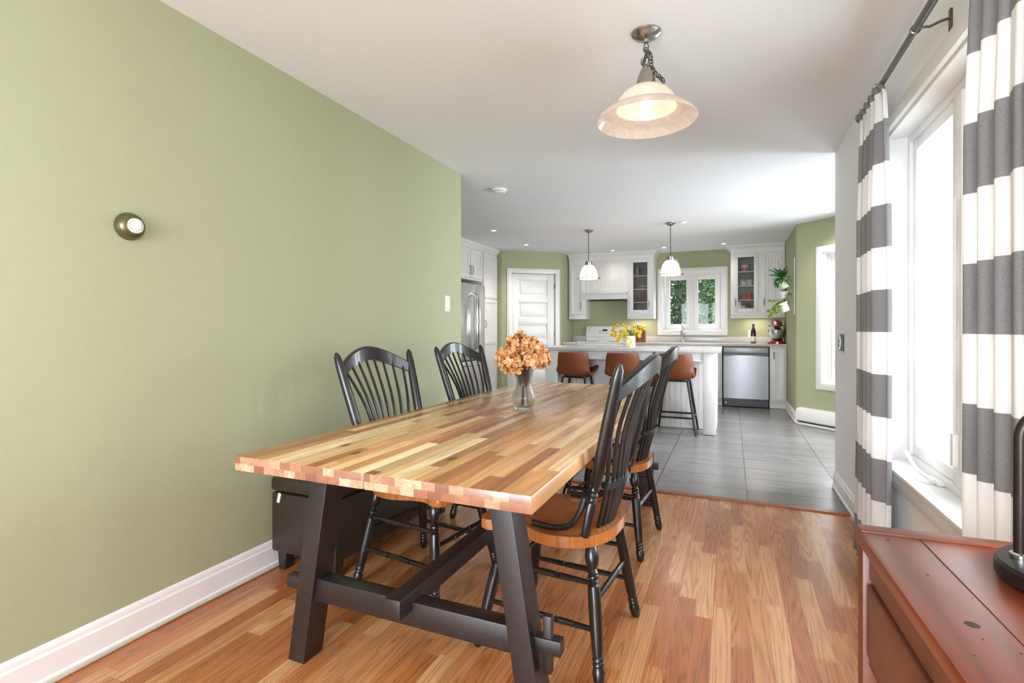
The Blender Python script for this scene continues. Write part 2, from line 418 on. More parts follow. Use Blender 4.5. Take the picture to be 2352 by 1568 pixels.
# baseboards: profile (depth, height)
BB = [(0, 0), (.020, 0), (.020, .018), (.014, .024), (.014, .092), (.009, .1), (.009, .112), (.004, .122), (0, .125)]
def baseboard(name, P, ang, L, prof=BB):
    m = MB().prism([(d, z) for d, z in prof], 0, L, lambda a, b, h: Vector((h, -a, b)))
    o = m.build(name, M['trim']); o.location = (P[0], P[1], 0); o.rotation_euler = (0, 0, ang); return structure(o)
bb = baseboard('baseboard_left', (-2.003, -2.39), R90, 6.04)
# the shoe strip under it bows away from the board
m = MB(); pts = []
for i in range(60):
    y = -.6+2.55*i/59
    off = .021+.0085*(.5-.5*math.cos(2*PI*(y-.2)/1.1))
    pts.append((-2.003+off, y, .0075))
m.tube(pts, .0072, 8); structure(m.build('trim_shoe_left', paint('aged_shoe_strip', srgb(196, 186, 168), .5, .08), None))
baseboard('baseboard_right', (.68, 4.256), -R90, 6.6)
baseboard('baseboard_kitchen_side', (.72, 8.1), -R90, 1.1)
baseboard('baseboard_bay', (.72, 7.0), -PI/4, .04)
# ---- windows
def casing(m, s0, s1, z0, z1, wd=.075, d=.018, sill=False):
    """mitred casing around an opening, face -y"""
    for a, b, c, e in ((s0-wd, s0, z0-wd, z1+wd), (s1, s1+wd, z0-wd, z1+wd)):
        m.box(a, b, -d, 0, c, e, bev=.003); m.box(a+.018 if a < s0 else a, b if a < s0 else b-.018, -d-.006, -d, c+.012, e-.012, bev=.002)
    for c, e in ((z0-wd, z0), (z1, z1+wd)):
        m.box(s0, s1, -d, 0, c, e, bev=.003); m.box(s0, s1, -d-.006, -d, c+(.018 if c < z0 else 0), e-(0 if c < z0 else .018), bev=.002)
def window(name, P, ang, s0, s1, z0, z1, depth, sashes, cw=.075, frame=.045, sash=.055):
    r = bpy.data.objects.new(name, None); COL.objects.link(r); r.location = (P[0], P[1], 0); r.rotation_euler = (0, 0, ang); structure(r)
    m = MB(); casing(m, s0, s1, z0, z1, cw); m.build('casing', M['trim'], r)
    m = MB(); t = .012
    m.box(s0, s0+t, 0, depth, z0, z1); m.box(s1-t, s1, 0, depth, z0, z1); m.box(s0+t, s1-t, 0, depth, z1-t, z1); m.box(s0+t, s1-t, 0, depth, z0, z0+t)
    m.build('jamb', M['trim'], r)
    m = MB(); d0, d1 = depth-.055, depth
    m.box(s0+t, s0+frame, d0, d1, z0+t, z1-t, bev=.003); m.box(s1-frame, s1-t, d0, d1, z0+t, z1-t, bev=.003)
    m.box(s0+frame, s1-frame, d0, d1, z1-frame, z1-t, bev=.003); m.box(s0+frame, s1-frame, d0, d1, z0+t, z0+frame, bev=.003)
    for (a, b), (c, d) in zip(sashes[:-1], sashes[1:]): m.box(b, c, d0, d1, z0+frame, z1-frame, bev=.003)
    m.build('window_frame', M['trim'], r)
    for a, b in sashes:
        m = MB(); c, d = z0+frame, z1-frame; y0, y1 = d0+.012, d1-.006
        m.box(a, a+sash, y0, y1, c, d, bev=.004); m.box(b-sash, b, y0, y1, c, d, bev=.004)
        m.box(a+sash, b-sash, y0, y1, c, c+sash, bev=.004); m.box(a+sash, b-sash, y0, y1, d-sash, d, bev=.004)
        so = m.build('sash', M['trim'], r)
        MB().box(a+sash-.004, b-sash+.004, y0+.016, y0+.02, c+sash-.004, d-sash+.004).build('pane', M['pane'], so)
    return r
W1 = window('window_1', (.68, 4.256), -R90, 1.306, 3.376, .5, 2.03, .135, [(1.351, 1.86), (1.93, 2.72), (2.79, 3.331)], sash=.05)
m = MB(); m.box(1.22, 3.46, -.034, .001, .494, .513, bev=.004); m.build('window_sill', M['trim'], W1)
# crank handle on the sill of the far sash
m = MB(); m.box(1.66, 1.78, .055, .082, .512, .53, bev=.006); m.tube([(1.76, .05, .525), (1.72, .035, .535), (1.66, .02, .55), (1.6, .01, .585), (1.57, .008, .6)], [.009, .009, .007, .007, .008], 8)
m.build('crank_handle', M['trim'], W1)
m = MB(); m.box(1.885, 1.91, .06, .08, .62, .74, bev=.004); m.tube([(1.897, .07, .74), (1.897, .072, 1.6)], .004, 6); m.build('sash_lock', M['plastic'], W1)
W2 = window('window_2', (-2.66, 8.72), 0, 1.625, 2.535, 1.1, 2.03, .14, [(1.66, 2.065), (2.095, 2.5)], sash=.075, frame=.03)
W3 = window('window_3', (.72, 7.0), -PI/4, .34, 1.34, .51, 1.99, .115, [(.385, .83), (.85, 1.295)])
W4 = window('window_4', (1.908, 5.812), -R90, .2, 1.3, .51, 1.99, .115, [(.245, .74), (.76, 1.255)])
W5 = window('window_added_back', (.8, -2.4), PI, .4, 2.6, .05, 2.15, .115, [(.445, 1.49), (1.51, 2.555)])  # invented window behind the camera, added to let the fill lamp in
# ---- pantry door
d1 = bpy.data.objects.new('door_1', None); COL.objects.link(d1); d1.location = (-3.352, 7.445, 0); d1.rotation_euler = (0, 0, math.atan2(.604, .803)); structure(d1)
m = MB(); cw = .075
for a, b, e in ((.158-cw, .158, 2.02+cw), (.893, .893+cw, 2.02+cw)):
    m.box(a, b, -.018, 0, 0, e, bev=.003); m.box(a+.02 if a < .158 else a, b if a < .158 else b-.02, -.025, -.018, 0, e-.02, bev=.003)
m.box(.158, .893, -.018, 0, 2.02, 2.02+cw, bev=.003); m.box(.158, .893, -.025, -.018, 2.02, 2.075, bev=.003)
m.build('casing', M['trim'], d1)
m = MB(); L0, L1 = .162, .889
m.box(L0, L1, .04, .05, .01, 2.012)
rails = [(.01, .2), (.5, .59), (.86, .95), (1.2, 1.3), (1.555, 1.66), (1.915, 2.012)]
m.box(L0, L0+.115, .014, .04, .01, 2.012, bev=.004); m.box(L1-.125, L1, .014, .04, .01, 2.012, bev=.004)
for a, b in rails: m.box(L0+.115, L1-.125, .014, .04, a, b, bev=.004)
for (a, b), (c, d) in zip(rails[:-1], rails[1:]): m.box(L0+.15, L1-.16, .024, .04, b+.035, c-.035, bev=.006)
ds = m.build('door_panel', M['trim'], d1)
for z in (.25, 1.05, 1.82):
    m = MB(); m.cyl((.889, .008, z-.045), (.889, .008, z+.045), .006, seg=8); m.box(.876, .889, .008, .0135, z-.04, z+.04); m.build('hinge', M['pewter'], d1)
m = MB(); m.lathe([(.028, 0), (.028, .008), (.01, .012), (.01, .04), (.026, .05), (.026, .065), (.012, .075)], 14, (.225, .014, .95), (0, -1, 0)); m.build('door_knob', M['nickel'], d1)
# white clapboard on the outside of the bay
m = MB()
for i in range(22):
    z = -.35+.125*i
    m.prism([(0, z), (.02, z), (.008, z+.13), (0, z+.13)], .0, 1.13, lambda a, b, h: Vector((.82+h, 4.15-a, b)))
    m.prism([(0, z), (.02, z), (.008, z+.13), (0, z+.13)], .0, 1.75, lambda a, b, h: Vector((2.028+a, 4.13+h, b))) if not 6 < i < 19 else None
m.box(.83, .93, 4.105, 4.15, -.4, 2.4)
structure(m.build('trim_siding', paint('white_clapboard', srgb(232, 234, 236), .5)))
# outside ground
g = MB().box(-14, 14, -14, 24, -.5, -.45).build('ground', M['grass']); tag(g, kind='structure')

# ------------------------------------------------------------------ cabinet helpers (front faces -y, at y=0)
def bead(m, x0, x1, y, z0, z1, pitch=.045, th=.012, ax=None):
    n = max(1, round((x1-x0)/pitch)); p = (x1-x0)/n; poly = [(x0, y+th), (x1, y+th)]
    up = [(x1, y)]
    for i in range(n-1, 0, -1):
        c = x0+i*p; up += [(c+.004, y), (c, y+.006), (c-.004, y)]
    up.append((x0, y)); m.prism(poly+up, z0, z1)
def pull(parent, x, z, L=.1, vertical=True, y=-.02, mat=None):
    m = MB()
    if vertical: pts = [(x, y, z-L/2), (x, y-.024, z-L/2+.008), (x, y-.028, z), (x, y-.024, z+L/2-.008), (x, y, z+L/2)]
    else: pts = [(x-L/2, y, z), (x-L/2+.008, y-.024, z), (x, y-.028, z), (x+L/2-.008, y-.024, z), (x+L/2, y, z)]
    m.tube(pts, .005, 8); return m.build('handle', mat or M['pewter'], parent)
def cab_door(parent, x0, x1, z0, z1, hx=None, hz=None, glass=False, st=.055, y=0, name='door', hl=.1, mid=None, vert=True):
    m = MB(); t = .02
    m.box(x0, x0+st, y-t, y, z0, z1, bev=.003); m.box(x1-st, x1, y-t, y, z0, z1, bev=.003)
    m.box(x0+st, x1-st, y-t, y, z0, z0+st, bev=.003); m.box(x0+st, x1-st, y-t, y, z1-st, z1, bev=.003)
    for q in (mid or []): m.box(x0+st, x1-st, y-t, y, q-st/2, q+st/2, bev=.003)
    if not glass: bead(m, x0+st, x1-st, y-.010, z0+st, z1-st, .036, .009)
    d = m.build(name, M['cab'], parent)
    if glass: MB().box(x0+st-.003, x1-st+.003, y-.012, y-.009, z0+st-.003, z1-st+.003).build('glass', M['cabglass'], d)
    if hx is not None: pull(d, hx, hz, hl, y=y-.02, vertical=vert)
    return d
def carcass(m, x0, x1, y0, y1, z0, z1, t=.018, open_front=True, shelves=()):
    m.box(x0, x0+t, y0, y1, z0, z1); m.box(x1-t, x1, y0, y1, z0, z1)
    m.box(x0+t, x1-t, y0, y1, z0, z0+t); m.box(x0+t, x1-t, y0, y1, z1-t, z1); m.box(x0+t, x1-t, y1-t, y1, z0+t, z1-t)
def crown(m, x0, x1, y, z, d=.33, ret0=True, ret1=True, hh=.075):
    P = [(0, 0), (.012, 0), (.014, .012), (.03, .03), (.052, .05), (.058, .055), (.058, hh), (0, hh)]
    a0 = x0-(.058 if ret0 else 0); a1 = x1+(.058 if ret1 else 0)
    def ring(q):
        dd, zz = q
        xa = x0-(dd if ret0 else 0); xb = x1+(dd if ret1 else 0)
        return [Vector((xa, y+d, z+zz)), Vector((xa, y-dd, z+zz)), Vector((xb, y-dd, z+zz)), Vector((xb, y+d, z+zz))]
    m.rings([ring(q) for q in P])

# ---- fridge run on the left kitchen wall (rotated so the fronts look to +x)
XF = -3.44
def frun(name, label, cat, y, x=XF): return thing(name, label, cat, (x, y, 0), R90)
t = frun('fridge_cabinet', 'white beadboard cabinet with two doors above the steel fridge', 'cabinet', 6.11)
m = MB(); m.box(0, .81, 0, .58, 1.83, 2.29, bev=.002); m.build('body', M['cab'], t)
cab_door(t, .02, .395, 1.86, 2.27, .37, 1.965, hl=.12); cab_door(t, .415, .79, 1.86, 2.27, .44, 1.965, hl=.12)
m = MB(); crown(m, 0, .81, 0, 2.29, .5, True, False, .083); m.build('crown_moulding', M['cab'], t)
t = frun('pantry_cabinet', 'tall white beadboard pantry cabinet right of the steel fridge', 'cabinet', 6.925)
m = MB(); m.box(0, .515, 0, .58, .1, 2.29, bev=.002); m.box(0, .515, .05, .58, 0, .1); m.build('body', M['cab'], t)
cab_door(t, .015, .5, 1.6, 2.27, None); cab_door(t, .015, .5, .12, 1.58, .05, 1.2, mid=[.92])
m = MB(); crown(m, 0, .515, 0, 2.29, .5, False, True, .083); m.build('crown_moulding', M['cab'], t)
t = frun('refrigerator', 'stainless steel french door fridge with two curved handles', 'refrigerator', 6.12, -3.37)
m = MB(); m.box(0, .76, .05, .63, .04, 1.76, bev=.004); m.build('body', paint('fridge_side_grey', srgb(120, 120, 122), .4), t)
def fdoor(x0, x1, z0, z1, name='door'):
    m = MB(); m.box(x0, x1, 0, .05, z0, z1, bev=.01); return m.build(name, M['steel'], t)
dl = fdoor(.002, .408, .69, 1.765); dr = fdoor(.412, .758, .69, 1.765); df = fdoor(.002, .758, .08, .675, 'freezer_drawer')
for d, x in ((dl, .37), (dr, .448)):
    m = MB(); m.tube([(x, 0, .84), (x, -.045, .87), (x, -.06, 1.05), (x, -.066, 1.24), (x, -.06, 1.43), (x, -.045, 1.6), (x, 0, 1.63)], [.013, .015, .016, .016, .016, .015, .013], 10); m.build('handle', M['chrome'], d)
m = MB(); m.tube([(.06, 0, .62), (.08, -.045, .62), (.38, -.055, .62), (.68, -.045, .62), (.7, 0, .62)], .014, 10); m.build('handle', M['chrome'], df)
m = MB(); m.box(.02, .74, .03, .1, 0, .08); m.build('base_grille', M['black_gloss'], t)

# ---- back wall uppers; front plane y=8.39
YU = 8.39
t = thing('wall_cabinet', 'narrow white beadboard wall cabinet left of the range hood', 'cabinet', (-2.53, YU, 0))
m = MB(); m.box(0, .3, 0, .33, 1.33, 2.3, bev=.002); m.box(0, .3, -.004, .33, 1.29, 1.33, bev=.002); m.build('body', M['cab'], t)
cab_door(t, .03, .255, 1.37, 2.25, .222, 1.52, hl=.1, st=.045)
m = MB(); crown(m, 0, .3, 0, 2.3, .33, False, False, .074); m.build('crown_moulding', M['cab'], t)
t = thing('range_hood', 'white beadboard range hood cover above the stove', 'range hood', (-2.23, YU, 0))
m = MB(); m.box(0, .69, .012, .33, 1.72, 2.3); bead(m, .03, .63, 0, 1.74, 2.26, .036, .012); m.box(0, .03, -.006, .012, 1.72, 2.3); m.box(.63, .69, -.006, .012, 1.72, 2.3); m.box(.03, .63, -.006, .012, 2.26, 2.3); m.build('hood_front', M['cab'], t)
m = MB(); m.box(.001, .689, -.075, .33, 1.61, 1.70, bev=.004); m.box(.001, .689, -.1, -.06, 1.70, 1.725, bev=.006); m.build('mantel_shelf', M['cab'], t)
m = MB(); m.box(.06, .63, -.04, .3, 1.595, 1.61); m.build('filter', M['black_gloss'], t)
m = MB(); crown(m, 0, .69, 0, 2.3, .33, False, False, .074); m.build('crown_moulding', M['cab'], t)
def glasscab(x, wd, label, dx0, dx1, hx, second=None):
    t = thing('glass_door_cabinet', label, 'cabinet', (x, YU, 0))
    m = MB(); carcass(m, 0, wd, 0, .33, 1.33, 2.3)
    xr = second[0]+.02 if second else wd
    stiles = [(0, dx0+.02), (dx1-.02, xr)] + ([(second[1]-.02, wd)] if second else [])
    for a, b in stiles: m.box(a, b, -.018, -.0005, 1.331, 2.3)
    for (a, b), (c, d) in zip(stiles[:-1], stiles[1:]):
        m.box(b, c, -.018, -.0005, 2.23, 2.3); m.box(b, c, -.018, -.0005, 1.331, 1.39)
    m.box(0, wd, -.022, .33, 1.29, 1.3295, bev=.002)
    m.build('body', M['cab'], t)
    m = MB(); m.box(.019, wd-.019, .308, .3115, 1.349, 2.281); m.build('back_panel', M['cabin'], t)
    for z in (1.555, 1.765, 1.98):
        MB().box(dx0-.01, dx1+.01, .02, .305, z-.008, z+.008).build('shelf', M['cab'], t)
    cab_door(t, dx0, dx1, 1.37, 2.25, hx, 1.52, glass=True, st=.06, y=-.019)
    if second:
        cab_door(t, second[0], second[1], 1.37, 2.25, second[2], 1.52, y=-.019)
        m = MB(); m.box(dx1+.012, dx1+.026, .02, .3, 1.35, 2.28); m.build('divider', M['cab'], t)
    m = MB(); crown(m, 0, wd, 0, 2.3, .33, not bool(second) and False or bool(second), not second, .074); m.build('crown_moulding', M['cab'], t)
    return t
glasscab(-1.54, .41, 'white wall cabinet with one glass door left of the kitchen window', .035, .375, .345)
glasscab(-.005, .72, 'white wall cabinet with one glass and one panel door right of the window', .04, .375, .065, (.42, .69, .45))
# crockery inside the glass cabinets
def lath(name, label, cat, loc, prof, mat, group=None, seg=20):
    m = MB(); m.lathe(prof, seg); o = m.build(name, mat); o.location = loc; return tag(o, label, cat, group)
bowlp = lambda r, h: [(r*.5, 0), (r*.8, h*.35), (r, h), (r*.94, h), (r*.7, h*.4), (r*.3, h*.15), (.001, h*.14)]
mugp = lambda r, h: [(r*.9, 0), (r, h*.1), (r, h), (r*.9, h), (r*.88, h*.15), (.001, h*.12)]
def mug(name, label, loc, r, h, mat, hs=1, group=None):
    t = thing(name, label, 'mug', loc, 0, group)
    MB().lathe(mugp(r, h), 18).build('cup', mat, t)
    MB().tube([(hs*r*.95, 0, h*.8), (hs*r*1.45, 0, h*.75), (hs*r*1.6, 0, h*.5), (hs*r*1.4, 0, h*.25), (hs*r*.95, 0, h*.2)], .005, 6).build('handle', mat, t)
    return t
teal = paint('teal_ceramic', srgb(70, 150, 165), .3); coral = paint('coral_ceramic', srgb(226, 120, 104), .3); orange = paint('orange_red_ceramic', srgb(236, 74, 52), .3)
lime = paint('lime_ceramic', srgb(168, 196, 80), .3); dkg = paint('dark_green_glass', srgb(30, 80, 60), .2); plum = paint('plum_ceramic', srgb(110, 40, 60), .3); gryc = paint('grey_ceramic', srgb(150, 150, 155), .35)
def shz(i): return (1.349, 1.564, 1.774, 1.989)[i]
yc = YU+.14
lath('bowl', 'teal bowl on the top shelf of the right glass cabinet', 'bowl', (.1, yc, shz(3)), bowlp(.05, .11), teal)
lath('canister', 'coral canister with white lid on the top cabinet shelf', 'canister', (.19, yc-.04, shz(3)), [(.05, 0), (.055, .01), (.055, .055), (.001, .055)], coral)
lath('jar', 'white round box standing on the coral canister in the glass cabinet', 'jar', (.19, yc-.04, shz(3)+.055), [(.057, 0), (.057, .045), (.045, .052), (.001, .052)], M['white_ceramic'])
lath('bowl', 'blue grey bowl at the right of the top cabinet shelf', 'bowl', (.295, yc+.06, shz(3)), bowlp(.05, .13), gryc)
for i, (x, r, h, yy) in enumerate([(.155, .042, .1, .03), (.175, .05, .06, -.08), (.245, .052, .09, -.03)]):
    mug('mug', ['tall cream patterned mug on the second cabinet shelf', 'low cream patterned cup in front of the tall mug', 'wide cream patterned mug beside the lime tumbler'][i], (x, yc+yy, shz(2)), r, h, M['white_ceramic'], -1)
lath('bowl', 'small beige bowl at the left of the second cabinet shelf', 'bowl', (.092, yc, shz(2)), bowlp(.035, .07), M['ivory'])
lath('tumbler', 'lime green tumbler on the second cabinet shelf', 'tumbler', (.315, yc, shz(2)), mugp(.032, .1), lime)
mug('mug', 'orange red mug at the left on the third cabinet shelf', (.19, yc-.03, shz(1)), .04, .075, orange, -1)
mug('mug', 'taller orange red mug at the right on the third cabinet shelf', (.25, yc+.02, shz(1)), .045, .095, orange, -1)
mug('mug', 'large white mug on the bottom cabinet shelf', (.155, yc-.07, shz(0)), .05, .125, M['white_ceramic'])
lath('bowl', 'grey bowl beside the white mug on the bottom cabinet shelf', 'bowl', (.245, yc-.06, shz(0)), bowlp(.05, .06), gryc)
lath('bottle', 'dark green bottle at the back of the bottom cabinet shelf', 'bottle', (.25, yc+.08, shz(0)), [(.035, 0), (.035, .12), (.012, .15), (.012, .18), (.001, .18)], dkg)
lath('tumbler', 'lime green tumbler with yellow rim on the bottom cabinet shelf', 'tumbler', (.315, yc-.03, shz(0)), mugp(.03, .1), lime)
lath('tumbler', 'plum red tumbler at the left of the bottom cabinet shelf', 'tumbler', (.085, yc+.02, shz(0)), mugp(.028, .15), plum)
lath('bowl', 'orange bowl high at the back of the bottom cabinet shelf', 'bowl', (.19, yc+.13, shz(0)+.0), bowlp(.04, .17), orange)
xl = -1.54
lath('cake_stand', 'white footed dish with lid on the left cabinet second shelf', 'dish', (xl+.22, yc, shz(2)), [(.05, 0), (.02, .02), (.09, .035), (.09, .045), (.06, .07), (.001, .085)], M['white_ceramic'])
lath('pitcher', 'grey pitcher on the top shelf of the left glass cabinet', 'pitcher', (xl+.13, yc, shz(3)), mugp(.045, .14), gryc)
lath('glass_jar', 'blue grey jar on the top shelf of the left glass cabinet', 'jar', (xl+.25, yc+.03, shz(3)), mugp(.055, .12), paint('blue_grey_glass', srgb(130, 140, 160), .2))
m = MB(); m.box(-.11, .11, -.01, .01, 0, .18, bev=.01); o = m.build('serving_tray', paint('woven_tray', srgb(140, 120, 104), .8, .3, .5, 60)); o.location = (xl+.2, yc+.12, shz(1)); tag(o, 'brown woven tray standing on the left cabinet third shelf', 'tray')

# ---- base cabinets y front 8.12
YB = 8.12
def base(x0, x1, label, doors=(), drawer=None):
    t = thing('base_cabinet', label, 'cabinet', (x0, YB, 0)); wd = x1-x0
    m = MB(); m.box(0, wd, 0, .59, .1, .875, bev=.002); m.box(0, wd, .04, .59, 0, .1); m.build('body', M['cab'], t)
    for a, b, hx in doors: cab_door(t, a, b, .13, .84 if drawer is None else .69, hx, .75 if drawer is None else .6, st=.05)
    if drawer is not None:
        for a, b in drawer:
            m = MB(); m.box(a, b, -.02, 0, .71, .85, bev=.004); d = m.build('drawer', M['cab'], t); pull(d, (a+b)/2, .78, .1, False)
    return t
base(-2.545, -2.33, 'narrow white base cabinet left of the white stove', [(.02, .2, .17)])
base(-1.54, -.96, 'white base cabinet between the stove and the sink', [(.02, .28, .25), (.3, .56, .33)], [(.02, .56)])
base(-.955, -.12, 'white sink base cabinet left of the dishwasher', [(.02, .41, .37), (.43, .81, .47)], [(.02, .81)])
base(.505, .715, 'narrow white base cabinet right of the dishwasher', [(.03, .185, .05)])
m = MB(); m.box(-2.545, -2.32, 8.08, 8.72, .876, .912, bev=.004); tag(m.build('countertop', M['quartz']), 'small grey quartz countertop left of the white stove', 'countertop')
m = MB(); m.box(-1.545, .718, 8.08, 8.719, .876, .912, bev=.004); tag(m.build('countertop', M['quartz']), 'long grey quartz countertop under the kitchen window', 'countertop')
m = MB(); m.box(-2.545, -2.32, 8.7, 8.72, .913, 1.005, bev=.002); tag(m.build('backsplash', M['quartz']), 'short quartz upstand on the wall left of the stove', 'backsplash')
m = MB(); m.box(-1.52, .7, 8.7, 8.72, .913, 1.005, bev=.002); tag(m.build('backsplash', M['quartz']), 'long quartz upstand under the kitchen window', 'backsplash')
# dishwasher
t = thing('dishwasher', 'stainless steel dishwasher with black kick plate', 'dishwasher', (-.109, 8.1, 0))
m = MB(); m.box(.004, .6, .03, .58, .1, .868); m.build('body', M['black_gloss'], t)
m = MB(); m.box(.008, .597, 0, .03, .78, .858, bev=.005); m.build('control_panel', paint('grey_steel_panel', srgb(170, 168, 165), .4, .02, metal=.5), t)
for i in range(6): MB().lathe([(.004, 0), (.004, .002)], 8, (.36+i*.025+(.02 if i == 5 else 0), .0, .83), (0, -1, 0)).build('button', M['pewter'], t)
m = MB()
n = 16; poly = [(.008+.589*i/n, -.004-.012*math.sin(PI*i/n)) for i in range(n+1)]
m.prism(poly+[(.597, .028), (.008, .028)], .125, .745); m.box(.008, .597, -.012, .02, .735, .75, bev=.003); m.build('door', M['steel_dk'], t)
m = MB(); m.box(.01, .595, .012, .03, .75, .78); m.build('handle_recess', M['black_gloss'], t)
m = MB(); m.box(.008, .597, .02, .05, .01, .12); m.build('kick_plate', M['black_gloss'], t)
for x in (.04, .56): MB().lathe([(.006, 0), (.006, .003)], 8, (x, .02, .06), (0, -1, 0)).build('screw', M['chrome'], t)
# stove
t = thing('stove', 'white freestanding stove with control panel and dark clock', 'stove', (-2.31, 8.09, 0))
wp = paint('white_enamel', srgb(234, 234, 232), .2, .01)
m = MB(); m.box(0, .755, .02, .62, .04, .905, bev=.004); m.build('body', wp, t)
m = MB(); m.box(-.001, .756, -.01, .56, .906, .922, bev=.005); m.build('cooktop', wp, t)
for x, y, r in ((.2, .15, .09), (.55, .15, .075), (.2, .4, .075), (.55, .4, .09)): MB().lathe([(r, 0), (r, .003), (.001, .003)], 24, (x, y, .922)).build('burner', M['black_gloss'], t)
m = MB(); m.box(.01, .745, -.012, .02, .25, .88, bev=.006); m.build('oven_door', wp, t)
m = MB(); m.prism([(.56, .922), (.555, .99), (.545, 1.0), (.575, 1.165), (.585, 1.175), (.605, 1.175), (.62, 1.165), (.62, .922)], .012, .75, lambda a, b, h: Vector((h, a, b)), bev=.004); bp = m.build('backguard', wp, t)
def onp(z): return .545+(z-1.0)*.18
for x, z in ((.1, 1.12), (.1, 1.06), (.63, 1.12), (.69, 1.12)):
    MB().lathe([(.02, 0), (.018, .018), (.016, .02)], 14, (x, onp(z), z), (0, -1, .18)).build('knob', wp, bp)
MB().box(.3, .38, onp(1.105)-.004, onp(1.105)+.002, 1.09, 1.12).build('clock', M['black_gloss'], bp)
for i in range(4): MB().box(.27-.03*(i % 2), .285-.03*(i % 2), onp(1.07)-.004, onp(1.07)+.004, 1.055+.03*(i//2), 1.07+.03*(i//2)).build('button', gryc, bp)
for i in range(3): MB().box(.31+.03*i, .325+.03*i, onp(1.06)-.004, onp(1.06)+.002, 1.052, 1.062).build('button', gryc, bp)
# faucet
t = thing('faucet', 'tall chrome gooseneck faucet in front of the kitchen window', 'faucet', (-.69, 8.6, .912))
MB().lathe([(.028, 0), (.026, .015), (.016, .03), (.014, .06)], 16).build('base', M['chrome'], t)
pts = [(0, 0, .05), (0, 0, .22)] + [(-.02-.0*a, -.05+.05*math.cos(PI*a/8), .22+.07*math.sin(PI*a/8)) for a in range(1, 9)] + [(-.03, -.1, .18)]
MB().tube(pts, .012, 10).build('spout', M['chrome'], t)
MB().tube([(-.03, -.1, .19), (-.032, -.102, .1)], [.013, .018], 10).build('spray_head', M['chrome'], t)
MB().tube([(.016, 0, .04), (.06, -.01, .055), (.09, -.015, .06)], .006, 8).build('lever', M['chrome'], t)
# outlet
t = thing('wall_outlet', 'white wall outlet plate behind the wine bottle', 'outlet', (.302, 8.72, 1.05))
m = MB(); m.box(-.06, .06, -.006, 0, -.06, .06, bev=.003); m.build('plate', M['plastic'], t)
for x in (-.028, .028): MB().box(x-.016, x+.016, -.009, -.006, -.034, .034, bev=.002).build('socket', M['white_ceramic'], t)
# wine bottle
t = thing('wine_bottle', 'dark wine bottle with white label and blue capsule on the counter', 'bottle', (.305, 8.43, .912))
MB().lathe([(.001, .004), (.035, 0), (.038, .008), (.038, .165), (.033, .195), (.016, .225), (.0145, .24), (.0145, .285), (.001, .285)], 20).build('glass', paint('dark_red_glass', srgb(34, 14, 18), .08, .1, coat=.5), t)
MB().lathe([(.0386, .02), (.0386, .105)], 20, cap=False).build('label', M['white_ceramic'], t)
MB().lathe([(.0394, .028), (.0394, .034)], 20, cap=False).build('label_band', paint('navy_print', srgb(40, 44, 84), .5), t)
MB().lathe([(.0152, .235), (.0158, .29), (.001, .291)], 16).build('capsule', paint('blue_foil', srgb(58, 66, 140), .35, .05), t)
# stand mixer
t = thing('stand_mixer', 'red stand mixer with steel bowl on the counter corner', 'stand mixer', (.61, 8.36, .912), math.radians(-12))
m = MB(); m.prism([(p.x, p.y) for p in catmull([(-.11, -.1, 0), (0, -.145, 0), (.11, -.1, 0), (.105, .08, 0), (.075, .17, 0), (-.075, .17, 0), (-.105, .08, 0)], 6)], 0, .03, bev=.008); m.lathe([(.085, .028), (.075, .045)], 24, (0, -.04, 0)); m.build('base', M['red'], t)
MB().tube([(0, .125, .02), (0, .13, .12), (0, .11, .22)], [.055, .042, .05], 16).build('column', M['red'], t)
mh = MB(); mh.tube([(0, .17, .285), (0, .15, .285), (0, .05, .287), (0, -.07, .29), (0, -.13, .29), (0, -.155, .29)], [.03, .058, .066, .066, .055, .025], 18); mh.build('head', M['red'], t)
MB().lathe([(.03, 0), (.03, .012), (.018, .018), (.001, .018)], 18, (0, -.15, .3), (0, -1, 0)).build('hub_cap', M['chrome'], t)
MB().tube([(-.062, -.1, .268), (-.04, -.148, .268), (0, -.158, .268), (.04, -.148, .268), (.062, -.1, .268)], .006, 8).build('trim_band', M['chrome'], t)
for sx in (-1, 1): MB().tube([(sx*.05, .0, .262), (sx*.105, .0, .262)], [.004, .009], 8).build('lock_lever', M['black_gloss'], t)
MB().lathe([(.02, 0), (.018, -.03)][::-1], 14, (0, -.06, .232)).build('shaft', M['steelblk'], t)
MB().lathe([(.045, .03), (.05, .04), (.08, .075), (.1, .12), (.112, .175), (.115, .2), (.111, .2), (.098, .125), (.078, .08), (.001, .05)], 28, (0, -.04, 0)).build('bowl', M['chrome'], t)
# knife block and knives
kb = thing('knife_block', 'striped wooden knife block beside the yellow flowers', 'knife block', (-1.34, 8.45, .912), math.radians(5))
m = MB(); m.prism([(-.06, 0), (.09, 0), (.09, .1), (-.02, .215), (-.07, .185)], -.075, .075, lambda a, b, h: Vector((h, a, b)), bev=.004); m.build('block', M['knifewood'], kb)
for i, x in enumerate((-.055, -.028, 0, .028, .054)):
    t = thing('kitchen_knife', ['leftmost', 'second', 'middle', 'fourth', 'rightmost'][i]+' black handled knife in the wooden knife block', 'knife', (-1.34+x, 8.44, .912+.195), 0, 'knives in the wooden block', rot=(math.radians(28), math.radians(8), math.radians(5)))
    MB().box(-.001, .001, -.011, .008, -.06, .01).build('blade', M['chrome'], t)
    MB().box(-.007, .007, -.012, .010, .008, .105-.006*i, bev=.003).build('handle', M['black_gloss'], t)
    MB().box(-.0075, .0075, -.013, .011, .105-.006*i, .109-.006*i, bev=.001).build('end_cap', M['chrome'], t)
# right end wooden board on counter near the wall
m = MB(); m.box(-.012, .012, -.06, .06, 0, .24, bev=.004); o = m.build('cutting_board', paint('pale_board', srgb(206, 196, 172), .5)); o.location = (.7, 8.5, .913); tag(o, 'pale cutting board leaning on the wall behind the stand mixer', 'cutting board')

